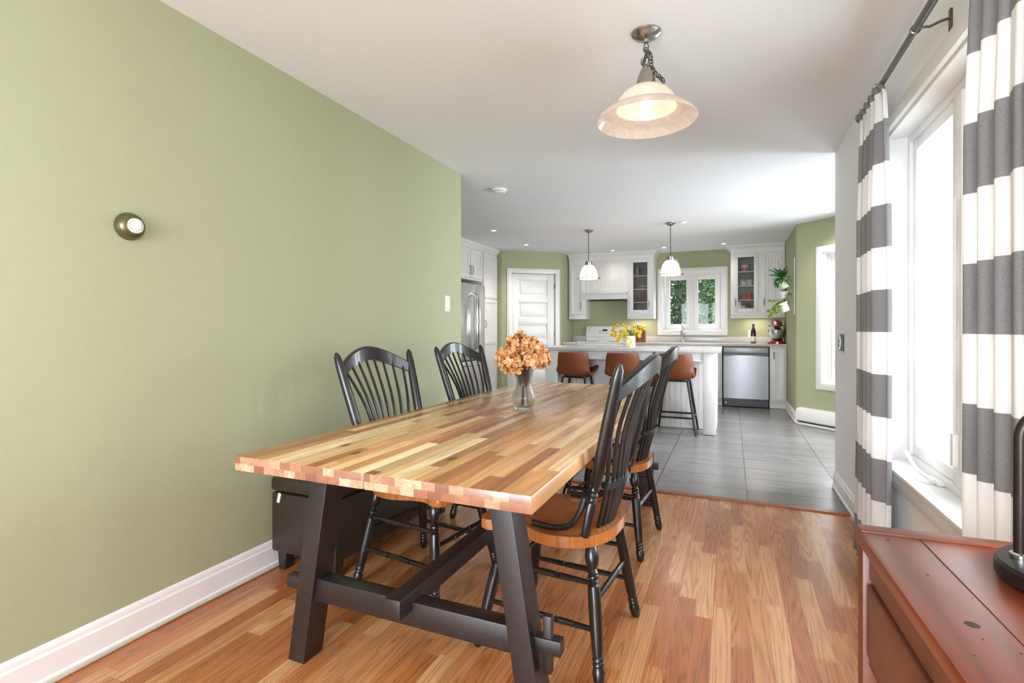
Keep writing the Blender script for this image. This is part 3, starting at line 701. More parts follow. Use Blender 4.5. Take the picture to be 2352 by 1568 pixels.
# ------------------------------------------------------------------ island
t = thing('kitchen_island', 'white beadboard kitchen island with square corner posts', 'kitchen island', (-2.02, 5.83, 0))
m = MB(); m.box(.02, 1.86, .33, .93, .0, .872); m.build('body', M['cab'], t)
m = MB(); bead(m, .02, 1.86, .318, 0, .872, .062, .012); m.build('front_panel', M['cab'], t)
m = MB(); m.box(1.85, 1.872, .36, .93, .0, .872, bev=.003); m.build('end_panel', M['cab'], t)
for x in (0, 1.745):
    MB().box(x, x+.125, 0, .125, .0, .872, bev=.004).build('post', M['cab'], t)
m = MB(); m.box(.125, 1.745, .012, .035, .775, .872, bev=.003); m.box(.125, 1.745, .006, .03, .775, .79, bev=.003)
for x in (.03, 1.82): m.box(x, x+.022, .125, .318, .775, .872)
m.build('apron', M['cab'], t)
m = MB(); m.box(-2.06, -.1, 5.76, 6.8, .873, .913, bev=.005); tag(m.build('countertop', M['quartz']), 'grey quartz countertop on the kitchen island', 'countertop')
# flowers on the island
t = thing('flower_pot', 'lemon print pot holding yellow flowers on the island', 'flower pot', (-1.108, 6.13, .913))
m = MB(); m.lathe([(.001, 0), (.066, 0), (.07, .006), (.07, .13), (.065, .13), (.062, .02), (.001, .015)], 28); m.build('pot', M['lemon'], t)
MB().lathe([(.062, .0), (.06, .01), (.001, .012)], 20, (0, 0, .1)).build('soil', M['soil'], t)
P3 = [(1419, 748), (1432, 747), (1445, 760), (1408, 758), (1414, 764), (1426, 762), (1437, 765), (1405, 769), (1428, 770), (1436, 773), (1421, 777), (1413, 771), (1458, 750), (1472, 750), (1479, 752), (1462, 760), (1470, 763), (1455, 767), (1468, 771), (1425, 771), (1446, 775), (1419, 782), (1410, 752), (1440, 752)]
c_, s_ = math.cos(TH), math.sin(TH)
def unproj(u, v, y):
    tt = (u-1176)/F; r = Vector((-s_+tt*c_, c_+tt*s_, -(v-755.8)/F)); return r*(y/r.y)+Vector((0, 0, HC))
def flower_mesh():
    m = MB()
    for k in range(3):
        for j in range(12-k*2):
            a = 2*PI*j/(12-k*2)+k; el = .15+k*.45; R = .022-.004*k
            d = Vector((math.cos(a)*math.cos(el), math.sin(a)*math.cos(el), math.sin(el))); sd = Vector((-math.sin(a), math.cos(a), 0))*.0085
            up = Vector((0, 0, .002))
            vs = [m.bm.verts.new(p) for p in (d*.003-sd*.6, d*R*.7-sd+up, d*R, d*R*.7+sd+up, d*.003+sd*.6)]
            m.bm.faces.new(vs)
    m.sphere((0, 0, .006), .008, 8, 5)
    return m
fm = flower_mesh().mesh('yellow_flower_head'); fm.materials.append(M['yellow'])
ORD = ['leftmost', 'second from left', 'third from left', 'fourth from left', 'fifth from left', 'sixth from left', 'seventh from left', 'eighth from left', 'ninth from left', 'tenth from left', 'eleventh from left', 'twelfth from left']
def tier(v): return 'top' if v < 757 else 'middle' if v < 767 else 'bottom'
def flower_label(u, v):
    row = sorted(a for a, b in P3 if tier(b) == tier(v)); k = row.index(u)
    return 'yellow flower in the lemon print pot, %s tier, %s' % (tier(v), 'rightmost' if k == len(row)-1 else ORD[k])
for i, (u, v) in enumerate(P3):
    y = 6.13+random.uniform(-.09, .09)
    p = unproj(u, v, y); p.z += .0
    t = thing('yellow_flower', flower_label(u, v), 'flower', (-1.108, 6.13, 1.02), 0, 'yellow flowers in the lemon print pot')
    q = p-Vector((-1.108, 6.13, 1.02))
    h = bpy.data.objects.new('flower_head', fm); COL.objects.link(h); h.parent = t; h.location = q
    dr = Vector((q.x*.4, -.16, .05)).normalized(); h.rotation_euler = dr.to_track_quat('Z', 'Y').to_euler(); h.scale = (1.2, 1.2, 1.2)
    MB().tube([(q.x*.1, q.y*.1, 0), (q.x*.45, q.y*.5, q.z*.65+.01), tuple(q)], .0018, 5).build('stem', M['gstem'], t)
m = MB()
for i in range(70):
    a = random.uniform(0, 2*PI); r = random.uniform(.01, .08); z = random.uniform(.0, .07)
    p = Vector((r*math.cos(a), r*math.sin(a), z)); d = Vector((math.cos(a), math.sin(a), .6)).normalized()*.03; sd = d.cross(Vector((0, 0, 1))).normalized()*.008
    m.bm.faces.new([m.bm.verts.new(q) for q in (p, p+d*.5+sd, p+d, p+d*.5-sd)])
o = m.build('foliage', M['leaf1'], fix=False); o.location = (-1.108, 6.13, 1.035); tag(o, 'small green leaves among the yellow flowers in the pot', 'leaves', kind='stuff')

# ------------------------------------------------------------------ bar stools
def make_stool():
    t = thing('bar_stool', 'x', 'stool', (0, 0, 0))
    prof = catmull([(.235, .648, 0), (.2, .64, 0), (.1, .606, 0), (-.02, .582, 0), (-.12, .582, 0), (-.175, .605, 0), (-.212, .67, 0), (-.237, .76, 0), (-.257, .866, 0)], 4, False)
    N = len(prof)-1
    def fn(a, b):
        p = prof[round(a*N)]; s = b*2-1
        y, z = p.x, p.y
        wd = .205 if y > -.1 else .205-.025*min(1, (z-.59)/.25)
        if a < .12: wd *= .86+.14*(a/.12)
        if a > .93: wd *= 1-.10*(a-.93)/.07
        back = max(0, min(1, (z-.6)/.1)) if y < -.12 else 0
        k = abs(s)**2.6
        return Vector((s*wd, y+back*k*.075, z+(1-back)*k*.045-back*0*k))
    m = MB(); m.grid(fn, N, 14)
    o = m.build('seat_shell', M['leather'], t, fix=True, sharp=80)
    sm = o.modifiers.new('thick', 'SOLIDIFY'); sm.thickness = .022; sm.offset = 0
    sb = o.modifiers.new('round', 'SUBSURF'); sb.levels = 1; sb.render_levels = 1
    tops = {}
    for sx in (-1, 1):
        for sy in (-1, 1):
            a = Vector((sx*.13, sy*.12-.02, .572)); b = Vector((sx*.215, sy*.205, 0))
            tops[sx, sy] = (a, b); MB().cyl(a, b, .0145, .0115, 10).build('leg', M['steelblk'], t)
    m = MB(); q = lambda k, z: tops[k][1]+(tops[k][0]-tops[k][1])*(z/.6)
    for k1, k2, z in (((-1, -1), (1, -1), .19), ((-1, 1), (1, 1), .19), ((-1, -1), (-1, 1), .19), ((1, -1), (1, 1), .19)):
        a, b = q(k1, z), q(k2, z); m.cyl(a, b, .0105, seg=8)
    m.build('footrest', M['steelblk'], t)
    m = MB(); m.cyl((-.13, -.14, .568), (.13, -.14, .568), .009, seg=8); m.cyl((-.13, .1, .568), (.13, .1, .568), .009, seg=8); m.cyl((-.13, -.14, .568), (-.13, .1, .568), .009, seg=8); m.cyl((.13, -.14, .568), (.13, .1, .568), .009, seg=8); m.build('seat_frame', M['steelblk'], t)
    return t
st0 = make_stool()
labs = ['tan leather bar stool furthest left along the island, nearest the vase', 'middle tan leather bar stool, partly behind the black chairs', 'tan leather bar stool at the right end of the island']
for i, (x, rz) in enumerate(((-1.68, -.04), (-1.115, 0), (-.555, 0))):
    s = st0 if i == 0 else copy_tree(st0); place(s, (x, 5.925, -.004), rz); tag(s, labs[i], 'stool', 'tan leather bar stools along the island')

# ------------------------------------------------------------------ dining table
TX, TY, TR = -1.415, 1.128, 0.0
t = thing('dining_table', 'acacia butcher block dining table on black trestle legs', 'table', (TX, TY, 0), TR)
TH_ = .045
MB().box(0, .49, 0, 2.48, .73-TH_, .73, bev=.0025).build('tabletop_board', M['top'], t)
MB().box(.495, .985, 0, 2.48, .73-TH_, .73, bev=.0025).build('tabletop_board', M['top'], t)
def shear(xb, xt, wx, y0, y1, z1):   # a leg that leans across the table
    m = MB(); m.prism([(xb, 0), (xb+wx, 0), (xt+wx, z1), (xt, z1)], y0, y1, lambda a, b, h: Vector((a, h, b)), bev=.002); return m
TW = .985
for y in (.18, 2.205):
    shear(.03, .14, .068, y, y+.088, .684).build('leg', M['espresso'], t)
    shear(TW-.03-.068, TW-.14-.068, .068, y, y+.088, .684).build('leg', M['espresso'], t)
    MB().box(.14, TW-.14, y+.01, y+.078, .655, .6845, bev=.002).build('top_rail', M['espresso'], t)
    MB().box(.09, TW-.09, y+.016, y+.072, .212, .288, bev=.003).build('cross_stretcher', M['espresso'], t)
    for a, b in ((-.005, .1), (TW-.1, TW+.005)): MB().box(a, b, y+.026, y+.062, .228, .27, bev=.003).build('tenon', M['espresso'], t)
    for x in (TW-.05,):
        MB().box(x, x+.026, y+.032, y+.056, .17, .33, bev=.004).build('wedge', M['espresso'], t)
MB().box(.465, .52, .13, 2.35, .262, .322, bev=.003).build('long_beam', M['espresso'], t)

# ------------------------------------------------------------------ dining chairs
def make_chair(side, lean=-.345):
    """local +x forward; side = the local y side whose legs carry the vase turning"""
    t = thing('dining_chair', 'x', 'chair')
    half = [(-.225, 0), (-.215, .1), (-.17, .18), (-.09, .222), (-.01, .222), (.06, .19), (.12, .178), (.17, .195), (.215, .205), (.238, .165), (.236, .06)]
    pts = [(x, y, 0) for x, y in half] + [(x, -y, 0) for x, y in half[::-1] if y > 0]
    out = [(p.x, p.y) for p in catmull(pts, 5)]
    m = MB(); m.prism(out, .408, .445, bev=.007); m.build('seat', M['seat'], t)
    BLK = M['black']
    feet = {}
    for sx in (-1, 1):
        for sy in (-1, 1):
            a = Vector((sx*.15-(.02 if sx < 0 else 0), sy*.145, .410)); b = Vector((sx*.225, sy*.225, 0)); feet[sx, sy] = (a, b)
            if sy == side: pr = [(.013, 0), (.02, .04), (.024, .1), (.021, .15), (.013, .185), (.016, .2), (.019, .212), (.014, .224), (.019, .238), (.019, .25), (.013, .262), (.018, .278), (.014, .292), (.0195, .31), (.0215, .4), (.0208, .6), (.0188, .76), (.016, .8)]
            else: pr = [(.0165, 0), (.018, .1), (.021, .35), (.0208, .6), (.0188, .76), (.016, .8)]
            pr += [(.0188, .812), (.0188, .825), (.0155, .833), (.0188, .846), (.0188, .858), (.016, .868), (.0205, .9), (.0195, .94), (.015, .99), (.012, 1)]
            MB().cyl(a, b, 0, seg=14, prof=pr).build('leg', BLK, t)
    def lerp(k, z): a, b = feet[k]; return b+(a-b)*(z/.41)
    def stretch(k1, z1, k2, z2):
        a, b = lerp(k1, z1), lerp(k2, z2)
        pr = [(.008, 0), (.0105, .3), (.0105, .33), (.0075, .34), (.0115, .345), (.0115, .355), (.0075, .36), (.011, .37), (.011, .63), (.0075, .64), (.0115, .645), (.0115, .655), (.0075, .66), (.0105, .67), (.0105, .7), (.008, 1)]
        MB().cyl(a, b, 0, seg=10, prof=pr).build('stretcher', BLK, t)
    for sy in (-1, 1): stretch((-1, sy), .29, (1, sy), .29); stretch((-1, sy), .155, (1, sy), .155)
    stretch((-1, -1), .235, (-1, 1), .235); stretch((1, -1), .235, (1, 1), .235)
    # posts with the ringed lower part
    for sy in (-1, 1):
        a = Vector((-.16, sy*.178, .443)); b = Vector((lean, sy*.236, 1.015)); d = b-a
        P = [a+d*k for k in (0, .2, .21, .225, .24, .255, .27, .285, .3, .33, .5, .7, .9, .97, 1.0)]
        m = MB(); m.tube(P, [.0155, .016, .012, .0175, .0125, .018, .0125, .018, .014, .019, .0215, .0215, .0185, .015, .006], 12, flat=.8); m.build('post', BLK, t)
        m = MB(); pb = catmull([(-.165, sy*.192, .575), (-.15, sy*.192, .53), (-.115, sy*.192, .478), (-.06, sy*.188, .458), (.03, sy*.178, .456)], 5, False); m.tube(pb, .0105, 10); m.build('arm_brace', BLK, t)
    # crest rail: arched, bowed back
    def bow(s): return -.066*(1-s*s)
    def crest(s): return 1.038-.088*abs(s)**1.7-.0*s, .972-.072*abs(s)**1.5
    rr = []
    for i in range(25):
        s = -1+2*i/24; y = s*.222; hi, lo = crest(s); th = .012
        xb = lean+.015+bow(s); k = (hi-lo)*.3
        pts_ = [(xb+th+.008, y, lo), (xb+th, y, hi-.006), (xb+th-.006, y, hi), (xb-th+.002, y, hi), (xb-th-.004, y, hi-.006), (xb-th+.004, y, lo)]
        rr.append([Vector(p) for p in pts_])
    m = MB(); m.rings(rr); m.build('crest_rail', BLK, t)
    for i in range(8):
        s = -1+2*i/7
        yb, ym, yt = s*.085, s*.105, s*.185
        lo = crest(yt/.222)[1]
        pts_ = catmull([(-.175-.02*(1-s*s), yb, .443), (-.212-.022*(1-s*s), ym, .60), (-.262-.03*(1-s*s)+(lean+.345)*.55, s*.142, .78), (lean+.027+bow(yt/.222), yt, lo+.012)], 6, False)
        n = len(pts_); m = MB(); m.tube(pts_, [.0075 if k < n*.45 else .0075-.002*(k/n-.45)/.55 for k in range(n)], 8, flat=1.25); m.build('spindle', BLK, t)
    # curved belt rail the spindles run through
    rr = []
    for i in range(17):
        s = -1+2*i/16; y = s*.125; x = -.212-.026*(1-s*s)
        rr.append([Vector(p) for p in ((x+.013, y, .59), (x+.013, y, .612), (x-.016, y, .612), (x-.016, y, .59))])
    m = MB(); m.rings(rr); m.build('belt_rail', BLK, t)
    return t
cR = make_chair(1, -.295); cL = make_chair(-1, -.342)
G = 'black and oak dining chairs around the table'
tag(place(cR, (-.585, 1.835, 0), PI-.085), 'black spindle back dining chair with oak seat, nearest the camera at right', 'chair', G)
c2 = copy_tree(cR); tag(place(c2, (-.61, 2.77, 0), PI-.07), 'black spindle back dining chair at the right far end of the table', 'chair', G)
tag(place(cL, (-1.262, 2.0, 0), -.14), 'black spindle back dining chair at the left, in front of the ottoman', 'chair', G)
c3 = copy_tree(cL); tag(place(c3, (-1.27, 2.86, 0), -.14), 'black spindle back dining chair at the left, nearest the fridge', 'chair', G)
# turquoise band on a spindle of the near chair
m = MB(); m.tube([Vector((.014*math.cos(a), .014*math.sin(a), .003*math.sin(2*a))) for a in [2*PI*k/20 for k in range(20)]], .0025, 6, closed=True)
o = m.build('hair_tie', paint('turquoise_band', srgb(40, 176, 200), .5)); o.location = (-.303, 2.0, .905); o.rotation_euler = (.1, .35, 0); tag(o, 'small turquoise band looped on a back spindle of the near right chair', 'hair tie')

# ------------------------------------------------------------------ vase with dried hydrangeas
VP = Vector((-.932, 2.333, .73))
vp = [(.001, .006), (.04, .0), (.043, .004), (.041, .012), (.05, .03), (.058, .05), (.056, .068), (.045, .092), (.037, .115), (.037, .14), (.042, .17), (.05, .205), (.053, .212), (.050, .212), (.046, .2), (.039, .17), (.034, .14), (.034, .115), (.042, .09), (.053, .067), (.055, .05), (.047, .03), (.038, .014), (.001, .012)]
m = MB(); m.lathe(vp, 96, ribs=24, ramp=.022); o = m.build('glass_vase', M['vglass'], sharp=60); o.location = VP; tag(o, 'clear ribbed glass vase of dried hydrangeas on the table', 'vase')
def hydrangea(head, r, label, mat, n, seed, tilt):
    rnd = random.Random(seed)
    t = thing('hydrangea', label, 'flower', VP+Vector((0, 0, .02)), 0)
    hc = Vector(head)-Vector((0, 0, .02))
    m = MB()
    for i in range(n):
        z = 1-1.75*(i+.5)/n; a = i*2.39996+rnd.random()*.5; q = math.sqrt(max(0, 1-z*z))
        d = Vector((q*math.cos(a), q*math.sin(a), z)); p = hc+d*r*rnd.uniform(.6, 1.06)
        dd = (d+Vector((rnd.uniform(-.5, .5), rnd.uniform(-.5, .5), rnd.uniform(-.4, .5)))).normalized()
        u = dd.orthogonal().normalized(); v = dd.cross(u); th0 = rnd.random()*PI; S = rnd.uniform(.019, .027)
        for k in range(4):
            ang = th0+k*PI/2; e = u*math.cos(ang)+v*math.sin(ang); f = dd.cross(e)
            lift = rnd.uniform(.0, .6)
            def P(s, w_): return p+e*S*s+f*S*w_+dd*S*(lift*s*s+.15*abs(w_))
            A = [P(.05, 0), P(.35, -.38), P(.8, -.5), P(1.15, -.28), P(1.22, 0), P(1.15, .28), P(.8, .5), P(.35, .38)]
            c = m.bm.verts.new(P(.6, 0)-dd*S*.12); vs = [m.bm.verts.new(x) for x in A]
            for j in range(8): m.bm.faces.new((c, vs[j], vs[(j+1) % 8]))
        m.sphere(p+dd*.002, .0025, 5, 3)
    m.build('flower_head', mat, t, fix=False, sharp=70)
    b = Vector((tilt*-.35, rnd.uniform(-.012, .012), .0))
    MB().tube([b, Vector((hc.x*.12, hc.y*.12, .13)), Vector((hc.x*.5, hc.y*.5, .2)), hc*.97], [.0025, .0028, .0025, .002], 6).build('stem', M['stem'], t)
    return t
hydrangea((-.055, .03, .285), .046, 'faded sage coloured dried hydrangea at the left back of the vase', M['petal2'], 28, 1, .05)
hydrangea((-.03, -.01, .315), .052, 'apricot dried hydrangea standing highest in the vase', M['petal'], 36, 2, .03)
hydrangea((-.038, -.05, .225), .052, 'apricot dried hydrangea drooping lowest left over the vase rim', M['petal'], 38, 3, .03)
hydrangea((-.075, -.02, .25), .044, 'apricot dried hydrangea at the far left of the bunch', M['petal'], 30, 6, .03)
hydrangea((.078, -.02, .255), .056, 'apricot dried hydrangea spreading at the right of the bunch', M['petal'], 46, 4, -.05)
hydrangea((.018, .03, .3), .046, 'apricot dried hydrangea in the middle back of the bunch', M['petal'], 28, 5, -.01)
m = MB(); m.lathe([(.001, 0), (.02, .002), (.03, .05), (.033, .1), (.001, .105)], 10); o = m.build('dried_leaves', M['stem'], fix=True); o.location = VP+Vector((0, 0, .11)); tag(o, 'bunched brown dried leaves inside the glass vase neck', 'leaves', kind='stuff')

# ------------------------------------------------------------------ ottoman
t = thing('storage_ottoman', 'long dark brown leather storage ottoman against the green wall', 'ottoman', (-1.98, 1.77, 0))
MB().box(0, .385, 0, 1.0, .085, .362, bev=.012).build('box', M['leather_dk'], t)
m = MB(); m.box(-.002, .39, -.006, 1.006, .368, .436, bev=.018); m.build('lid', M['leather_dk'], t)
for x in (.02, .315):
    for y in (.02, .93): MB().prism([(0, .086), (.055, .086), (.045, .0), (.01, .0)], y, y+.05, lambda a, b, h, x=x: Vector((x+a, h, b))).build('foot', M['espresso'], t)
m = MB(); m.box(.018, .034, -.004, 0, .31, .355, Matrix.Rotation(.25, 4, 'Y') @ Matrix.Translation((-.06, 0, .01))); m.build('care_tag', M['ivory'], t)

# ------------------------------------------------------------------ wall fixtures
t = thing('thermostat', 'round bronze thermostat with cream dial on the green wall', 'thermostat', (-2.003, 1.166, 1.493), 0, rot=(0, math.radians(90), 0))
MB().lathe([(.05, 0), (.05, .006), (.047, .012), (.044, .022), (.036, .032), (.028, .036), (.001, .036)], 36).build('ring', paint('olive_bronze', srgb(112, 104, 78), .28, .06, metal=.7), t)
MB().lathe([(.027, .036), (.026, .041), (.001, .041)], 32).build('dial', M['ivory'], t)
MB().lathe([(.015, .041), (.014, .048), (.001, .049)], 24).build('knob', M['plastic'], t)
m = MB()
for k in range(14):
    a = 2*PI*k/14; m.box(.019, .023, -.0006, .0006, .041, .0414, Matrix.Rotation(a, 4, 'Z'))
m.build('scale_marks', M['black_gloss'], t)
t = thing('light_switch', 'ivory rocker light switch near the end of the green wall', 'light switch', (-2.003, 3.43, 1.318))
MB().box(0, .006, -.037, .037, -.06, .06, bev=.003).build('plate', M['ivory'], t)
MB().box(.006, .011, -.017, .017, -.034, .034, Matrix.Rotation(-.06, 4, 'Y'), bev=.002).build('rocker', M['plastic'], t)
t = thing('remote_holder', 'slim silver remote in a holder on the grey wall end', 'remote control', (.68, 4.0, 1.034))
MB().box(-.016, 0, -.06, .02, -.055, .055, bev=.004).build('body', paint('dark_grey_plastic', srgb(84, 84, 86), .4), t)
MB().box(-.022, -.0165, -.05, .01, -.045, .048, bev=.002).build('remote_face', M['chrome'], t)
for z in (-.02, .01): MB().lathe([(.009, 0), (.009, .003)], 10, (-.022, -.02, z), (-1, 0, 0)).build('button', M['black_gloss'], t)
t = thing('smoke_detector', 'round white smoke detector on the ceiling', 'smoke detector', (-1.91, 4.192, H))
MB().lathe([(.066, 0), (.066, -.012), (.058, -.022), (.052, -.034), (.03, -.038), (.001, -.038)][::-1], 32).build('housing', M['plastic'], t)
MB().lathe([(.0595, -.026), (.0595, -.02)], 32, cap=False).build('vent_slot', gryc, t)
rl = thing('recessed_light', 'x', 'ceiling light', (-2.768, 5.901, H))
MB().lathe([(.05, 0), (.05, -.004), (.034, -.005), (.028, 0)], 28, cap=False).build('trim_ring', M['plastic'], rl)
MB().lathe([(.028, -.001), (.001, -.001)], 24, cap=False).build('bulb_face', M['downlight'], rl)
rls = [((-2.768, 5.901), 'lit recessed ceiling light above the fridge, nearest the green wall'), ((-2.794, 7.096), 'lit recessed ceiling light in front of the pantry door'), ((-1.733, 8.144), 'small recessed ceiling light in front of the range hood'), ((-.945, 8.149), 'small recessed ceiling light at the left above the kitchen window'), ((-.1, 8.118), 'small recessed ceiling light by the right glass cabinet'), ((-.506, 6.318), 'recessed ceiling light close beside the right island pendant'), ((.956, 6.36), 'recessed ceiling light in the bay at the far right')]
for i, ((x, y), lab) in enumerate(rls):
    o = rl if i == 0 else copy_tree(rl); o.location = (x, y, H); tag(o, lab, 'ceiling light', 'recessed ceiling lights in the kitchen')
    if i != 3:
        l = bpy.data.lights.new('downlight_beam', 'SPOT'); l.energy = 5 if i in (2, 4) else 22; l.spot_size = 2.3; l.spot_blend = 1.0; l.shadow_soft_size = .08; l.color = (1, .95, .88)
        lo = bpy.data.objects.new('downlight_beam', l); COL.objects.link(lo); lo.location = (x, y, H-.02)

# main pendant
PX, PY = -.33, 2.22
t = thing('pendant_lamp', 'large bell shaped marbled glass pendant lamp on a chain above the table', 'pendant lamp', (PX, PY, 0))
MB().lathe([(.001, H-.044), (.011, H-.042), (.013, H-.03), (.028, H-.027), (.048, H-.018), (.061, H-.006), (.062, H-.0005)], 32).build('canopy', M['nickel'], t)
def link(m, c, L, wd, rot, tiltv=Vector((0, 0, 1))):
    q = Vector((0, 0, 1)).rotation_difference(tiltv).to_matrix(); pts = []
    for k in range(16):
        a = 2*PI*k/16; v = Vector((wd*math.cos(a), 0, L*math.sin(a))); v = Matrix.Rotation(rot, 3, 'Z') @ v; pts.append(Vector(c)+q @ v)
    m.tube(pts, .0022, 6, closed=True)
m = MB(); z = H-.06; i = 0
while z > 2.235: link(m, (0, 0, z), .018, .0095, (i % 2)*PI/2); z -= .029; i += 1
m.build('chain', M['pewter'], t)
m = MB(); path = catmull([(.0, 0, 2.3, ), (.018, .0, 2.27), (.02, .01, 2.235), (.035, .0, 2.2), (.06, -.02, 2.165), (.075, -.03, 2.142)], 3, False)
for i, p in enumerate(path[:-1]): link(m, p, .016, .009, (i % 2)*PI/2, (path[i+1]-p).normalized())
path = catmull([(.005, 0, 2.28), (-.012, .0, 2.255), (-.012, .0, 2.225)], 2, False)
for i, p in enumerate(path[:-1]): link(m, p, .016, .009, (i % 2)*PI/2, (path[i+1]-p).normalized())
m.build('spare_chain', M['pewter'], t)
MB().lathe([(.001, 2.238), (.012, 2.236), (.024, 2.215), (.034, 2.19), (.04, 2.165), (.042, 2.145), (.04, 2.142)][::-1], 28).build('socket_cap', M['nickel'], t)
prof = [(.04, 2.145), (.065, 2.138), (.095, 2.118), (.118, 2.09), (.128, 2.068), (.132, 2.062), (.13, 2.056), (.145, 2.052), (.17, 2.042), (.19, 2.028), (.204, 2.012), (.207, 2.004), (.203, 2.0)]
inn = [(.2, 2.003), (.186, 2.022), (.168, 2.036), (.143, 2.046), (.124, 2.052), (.113, 2.086), (.092, 2.112), (.063, 2.132), (.04, 2.139)]
m = MB(); m.lathe(prof+inn, 64, cap=False); m.build('shade', M['alab'], t, sharp=50)
m = MB(); m.tube([(0, 0, 2.14), (0, 0, 2.12), (0, 0, 2.1), (0, 0, 2.07), (0, 0, 2.04), (0, 0, 2.03)], [.014, .015, .021, .024, .019, .005], 16); m.build('bulb', M['bulb'], t)
l = bpy.data.lights.new('pendant_bulb_light', 'POINT'); l.energy = .45; l.shadow_soft_size = .03; l.color = (1, .84, .66); lo = bpy.data.objects.new('pendant_bulb_light', l); COL.objects.link(lo); lo.location = (PX, PY, 2.0)
# island pendants
t = thing('pendant_lamp', 'x', 'pendant lamp', (-1.661, 6.373, 0))
MB().lathe([(.001, H-.035), (.02, H-.033), (.045, H-.018), (.06, H-.006), (.062, H-.0005)], 28).build('canopy', M['nickel'], t)
MB().cyl((0, 0, H-.03), (0, 0, 1.985), .005, seg=10).build('rod', M['pewter'], t)
MB().lathe([(.001, 1.985), (.03, 1.984), (.045, 1.978), (.046, 1.935), (.044, 1.93)][::-1], 24).build('socket_cap', M['nickel'], t)
pr = [(.044, 1.935), (.066, 1.92), (.085, 1.89), (.1, 1.85), (.112, 1.8), (.118, 1.77), (.115, 1.758)]
MB().lathe(pr+[(r-.004, z) for r, z in pr[::-1]], 60, ribs=30, ramp=.012, cap=False).build('shade', M['frost'], t, sharp=60)
m = MB(); m.lathe([(.118, 1.765), (.15, 1.762), (.15, 1.768), (.118, 1.771)], 40, cap=False); m.build('guard_ring', M['nickel'], t)
for k in range(3):
    a = .6+k*2*PI/3; c, s = math.cos(a), math.sin(a)
    MB().tube([(c*.045, s*.045, 1.955), (c*.085, s*.085, 1.94), (c*.11, s*.11, 1.89), (c*.13, s*.13, 1.82), (c*.14, s*.14, 1.766)], .003, 6).build('guard_wire', M['nickel'], t)
MB().sphere((0, 0, 1.86), .035).build('bulb', M['bulb'], t)
for i, ((x, y), lab) in enumerate((((-1.661, 6.373), 'frosted glass pendant lamp over the left half of the island'), ((-.657, 6.307), 'frosted glass pendant lamp over the right half of the island'))):
    o = t if i == 0 else copy_tree(t); o.location = (x, y, 0); tag(o, lab, 'pendant lamp', 'frosted pendant lamps above the island')
    l = bpy.data.lights.new('island_bulb_light', 'POINT'); l.energy = 1.6; l.shadow_soft_size = .04; l.color = (1, .9, .8); lo = bpy.data.objects.new('island_bulb_light', l); COL.objects.link(lo); lo.location = (x, y, 1.8)
# under cabinet lights
for x in (-1.35, .35):
    l = bpy.data.lights.new('under_cabinet_light', 'AREA'); l.size = .3; l.energy = .8; l.color = (1, .92, .8); lo = bpy.data.objects.new('under_cabinet_light', l); COL.objects.link(lo); lo.location = (x, 8.5, 1.285)

# baseboard heater in the bay
t = thing('baseboard_heater', 'white electric baseboard heater under the bay window', 'heater', (.72, 7.0, 0), -PI/4)
m = MB(); m.prism([(0, .045), (.055, .045), (.065, .06), (.065, .165), (.05, .19), (0, .2)], .045, 1.3, lambda a, b, h: Vector((h, -a, b)), bev=.002); m.build('cover', M['trim'], t)
m = MB(); m.box(.06, 1.29, -.05, -.002, .015, .045); m.build('lower_slot', M['black_gloss'], t)
m = MB(); m.box(.045, 1.3, -.058, -.046, .0, .028, bev=.002); m.build('bottom_lip', M['trim'], t)
# wall planter
t = thing('wall_planter_rail', 'white vertical rail on the green wall carrying three planters', 'rail', (.72, 7.14, 0))
MB().box(-.012, 0, -.012, .012, 1.3, 2.0, bev=.002).build('rail', M['white_ceramic'], t)
for z in (1.45, 1.62, 1.8): MB().tube([(-.012, 0, z), (-.035, 0, z), (-.04, 0, z+.012)], .006, 8).build('hook', M['nickel'], t)
def planter(y, z, tilt, lab, r=.055, h=.115):
    t = thing('planter', lab, 'planter', (.72-.105, y, z), 0, rot=(0, math.radians(tilt), 0))
    MB().lathe([(.001, 0), (r*.78, 0), (r*.82, .004), (r, h*.82), (r*1.12, h*.84), (r*1.12, h), (r*1.0, h), (r*.8, .01), (.001, .008)], 24).build('pot', M['white_ceramic'], t)
    MB().lathe([(r*.95, h*.86), (r*.5, h*.9), (.001, h*.91)], 14).build('soil', M['soil'], t)
    return t
planter(7.1, 1.625, -24, 'top white planter on the wall rail, holding the palm')
planter(7.18, 1.50, -8, 'middle white planter, half hidden under the top one', .05, .09)
planter(7.02, 1.335, -24, 'bottom white planter holding the variegated trailing plant')
def leafblade(m, p, d, L, W_, droop=.5, n=4):
    d = Vector(d).normalized(); sd = d.cross(Vector((0, 0, 1)))
    sd = sd.normalized() if sd.length > .01 else Vector((1, 0, 0))
    prev = None; p = Vector(p)
    for i in range(n+1):
        t_ = i/n; c = p+d*L*t_+Vector((0, 0, -droop*L*t_*t_)); w_ = W_*math.sin(PI*min(.97, t_*.9+.08))
        cur = (m.bm.verts.new(c-sd*w_), m.bm.verts.new(c+Vector((0, 0, -w_*.25))), m.bm.verts.new(c+sd*w_))
        if prev: m.bm.faces.new((prev[0], prev[1], cur[1], cur[0])); m.bm.faces.new((prev[1], prev[2], cur[2], cur[1]))
        prev = cur
rnd = random.Random(3)
t = thing('parlor_palm', 'green plant with feathery and broad leaves in the top wall planter', 'plant', (.575, 7.09, 1.745))
m = MB()
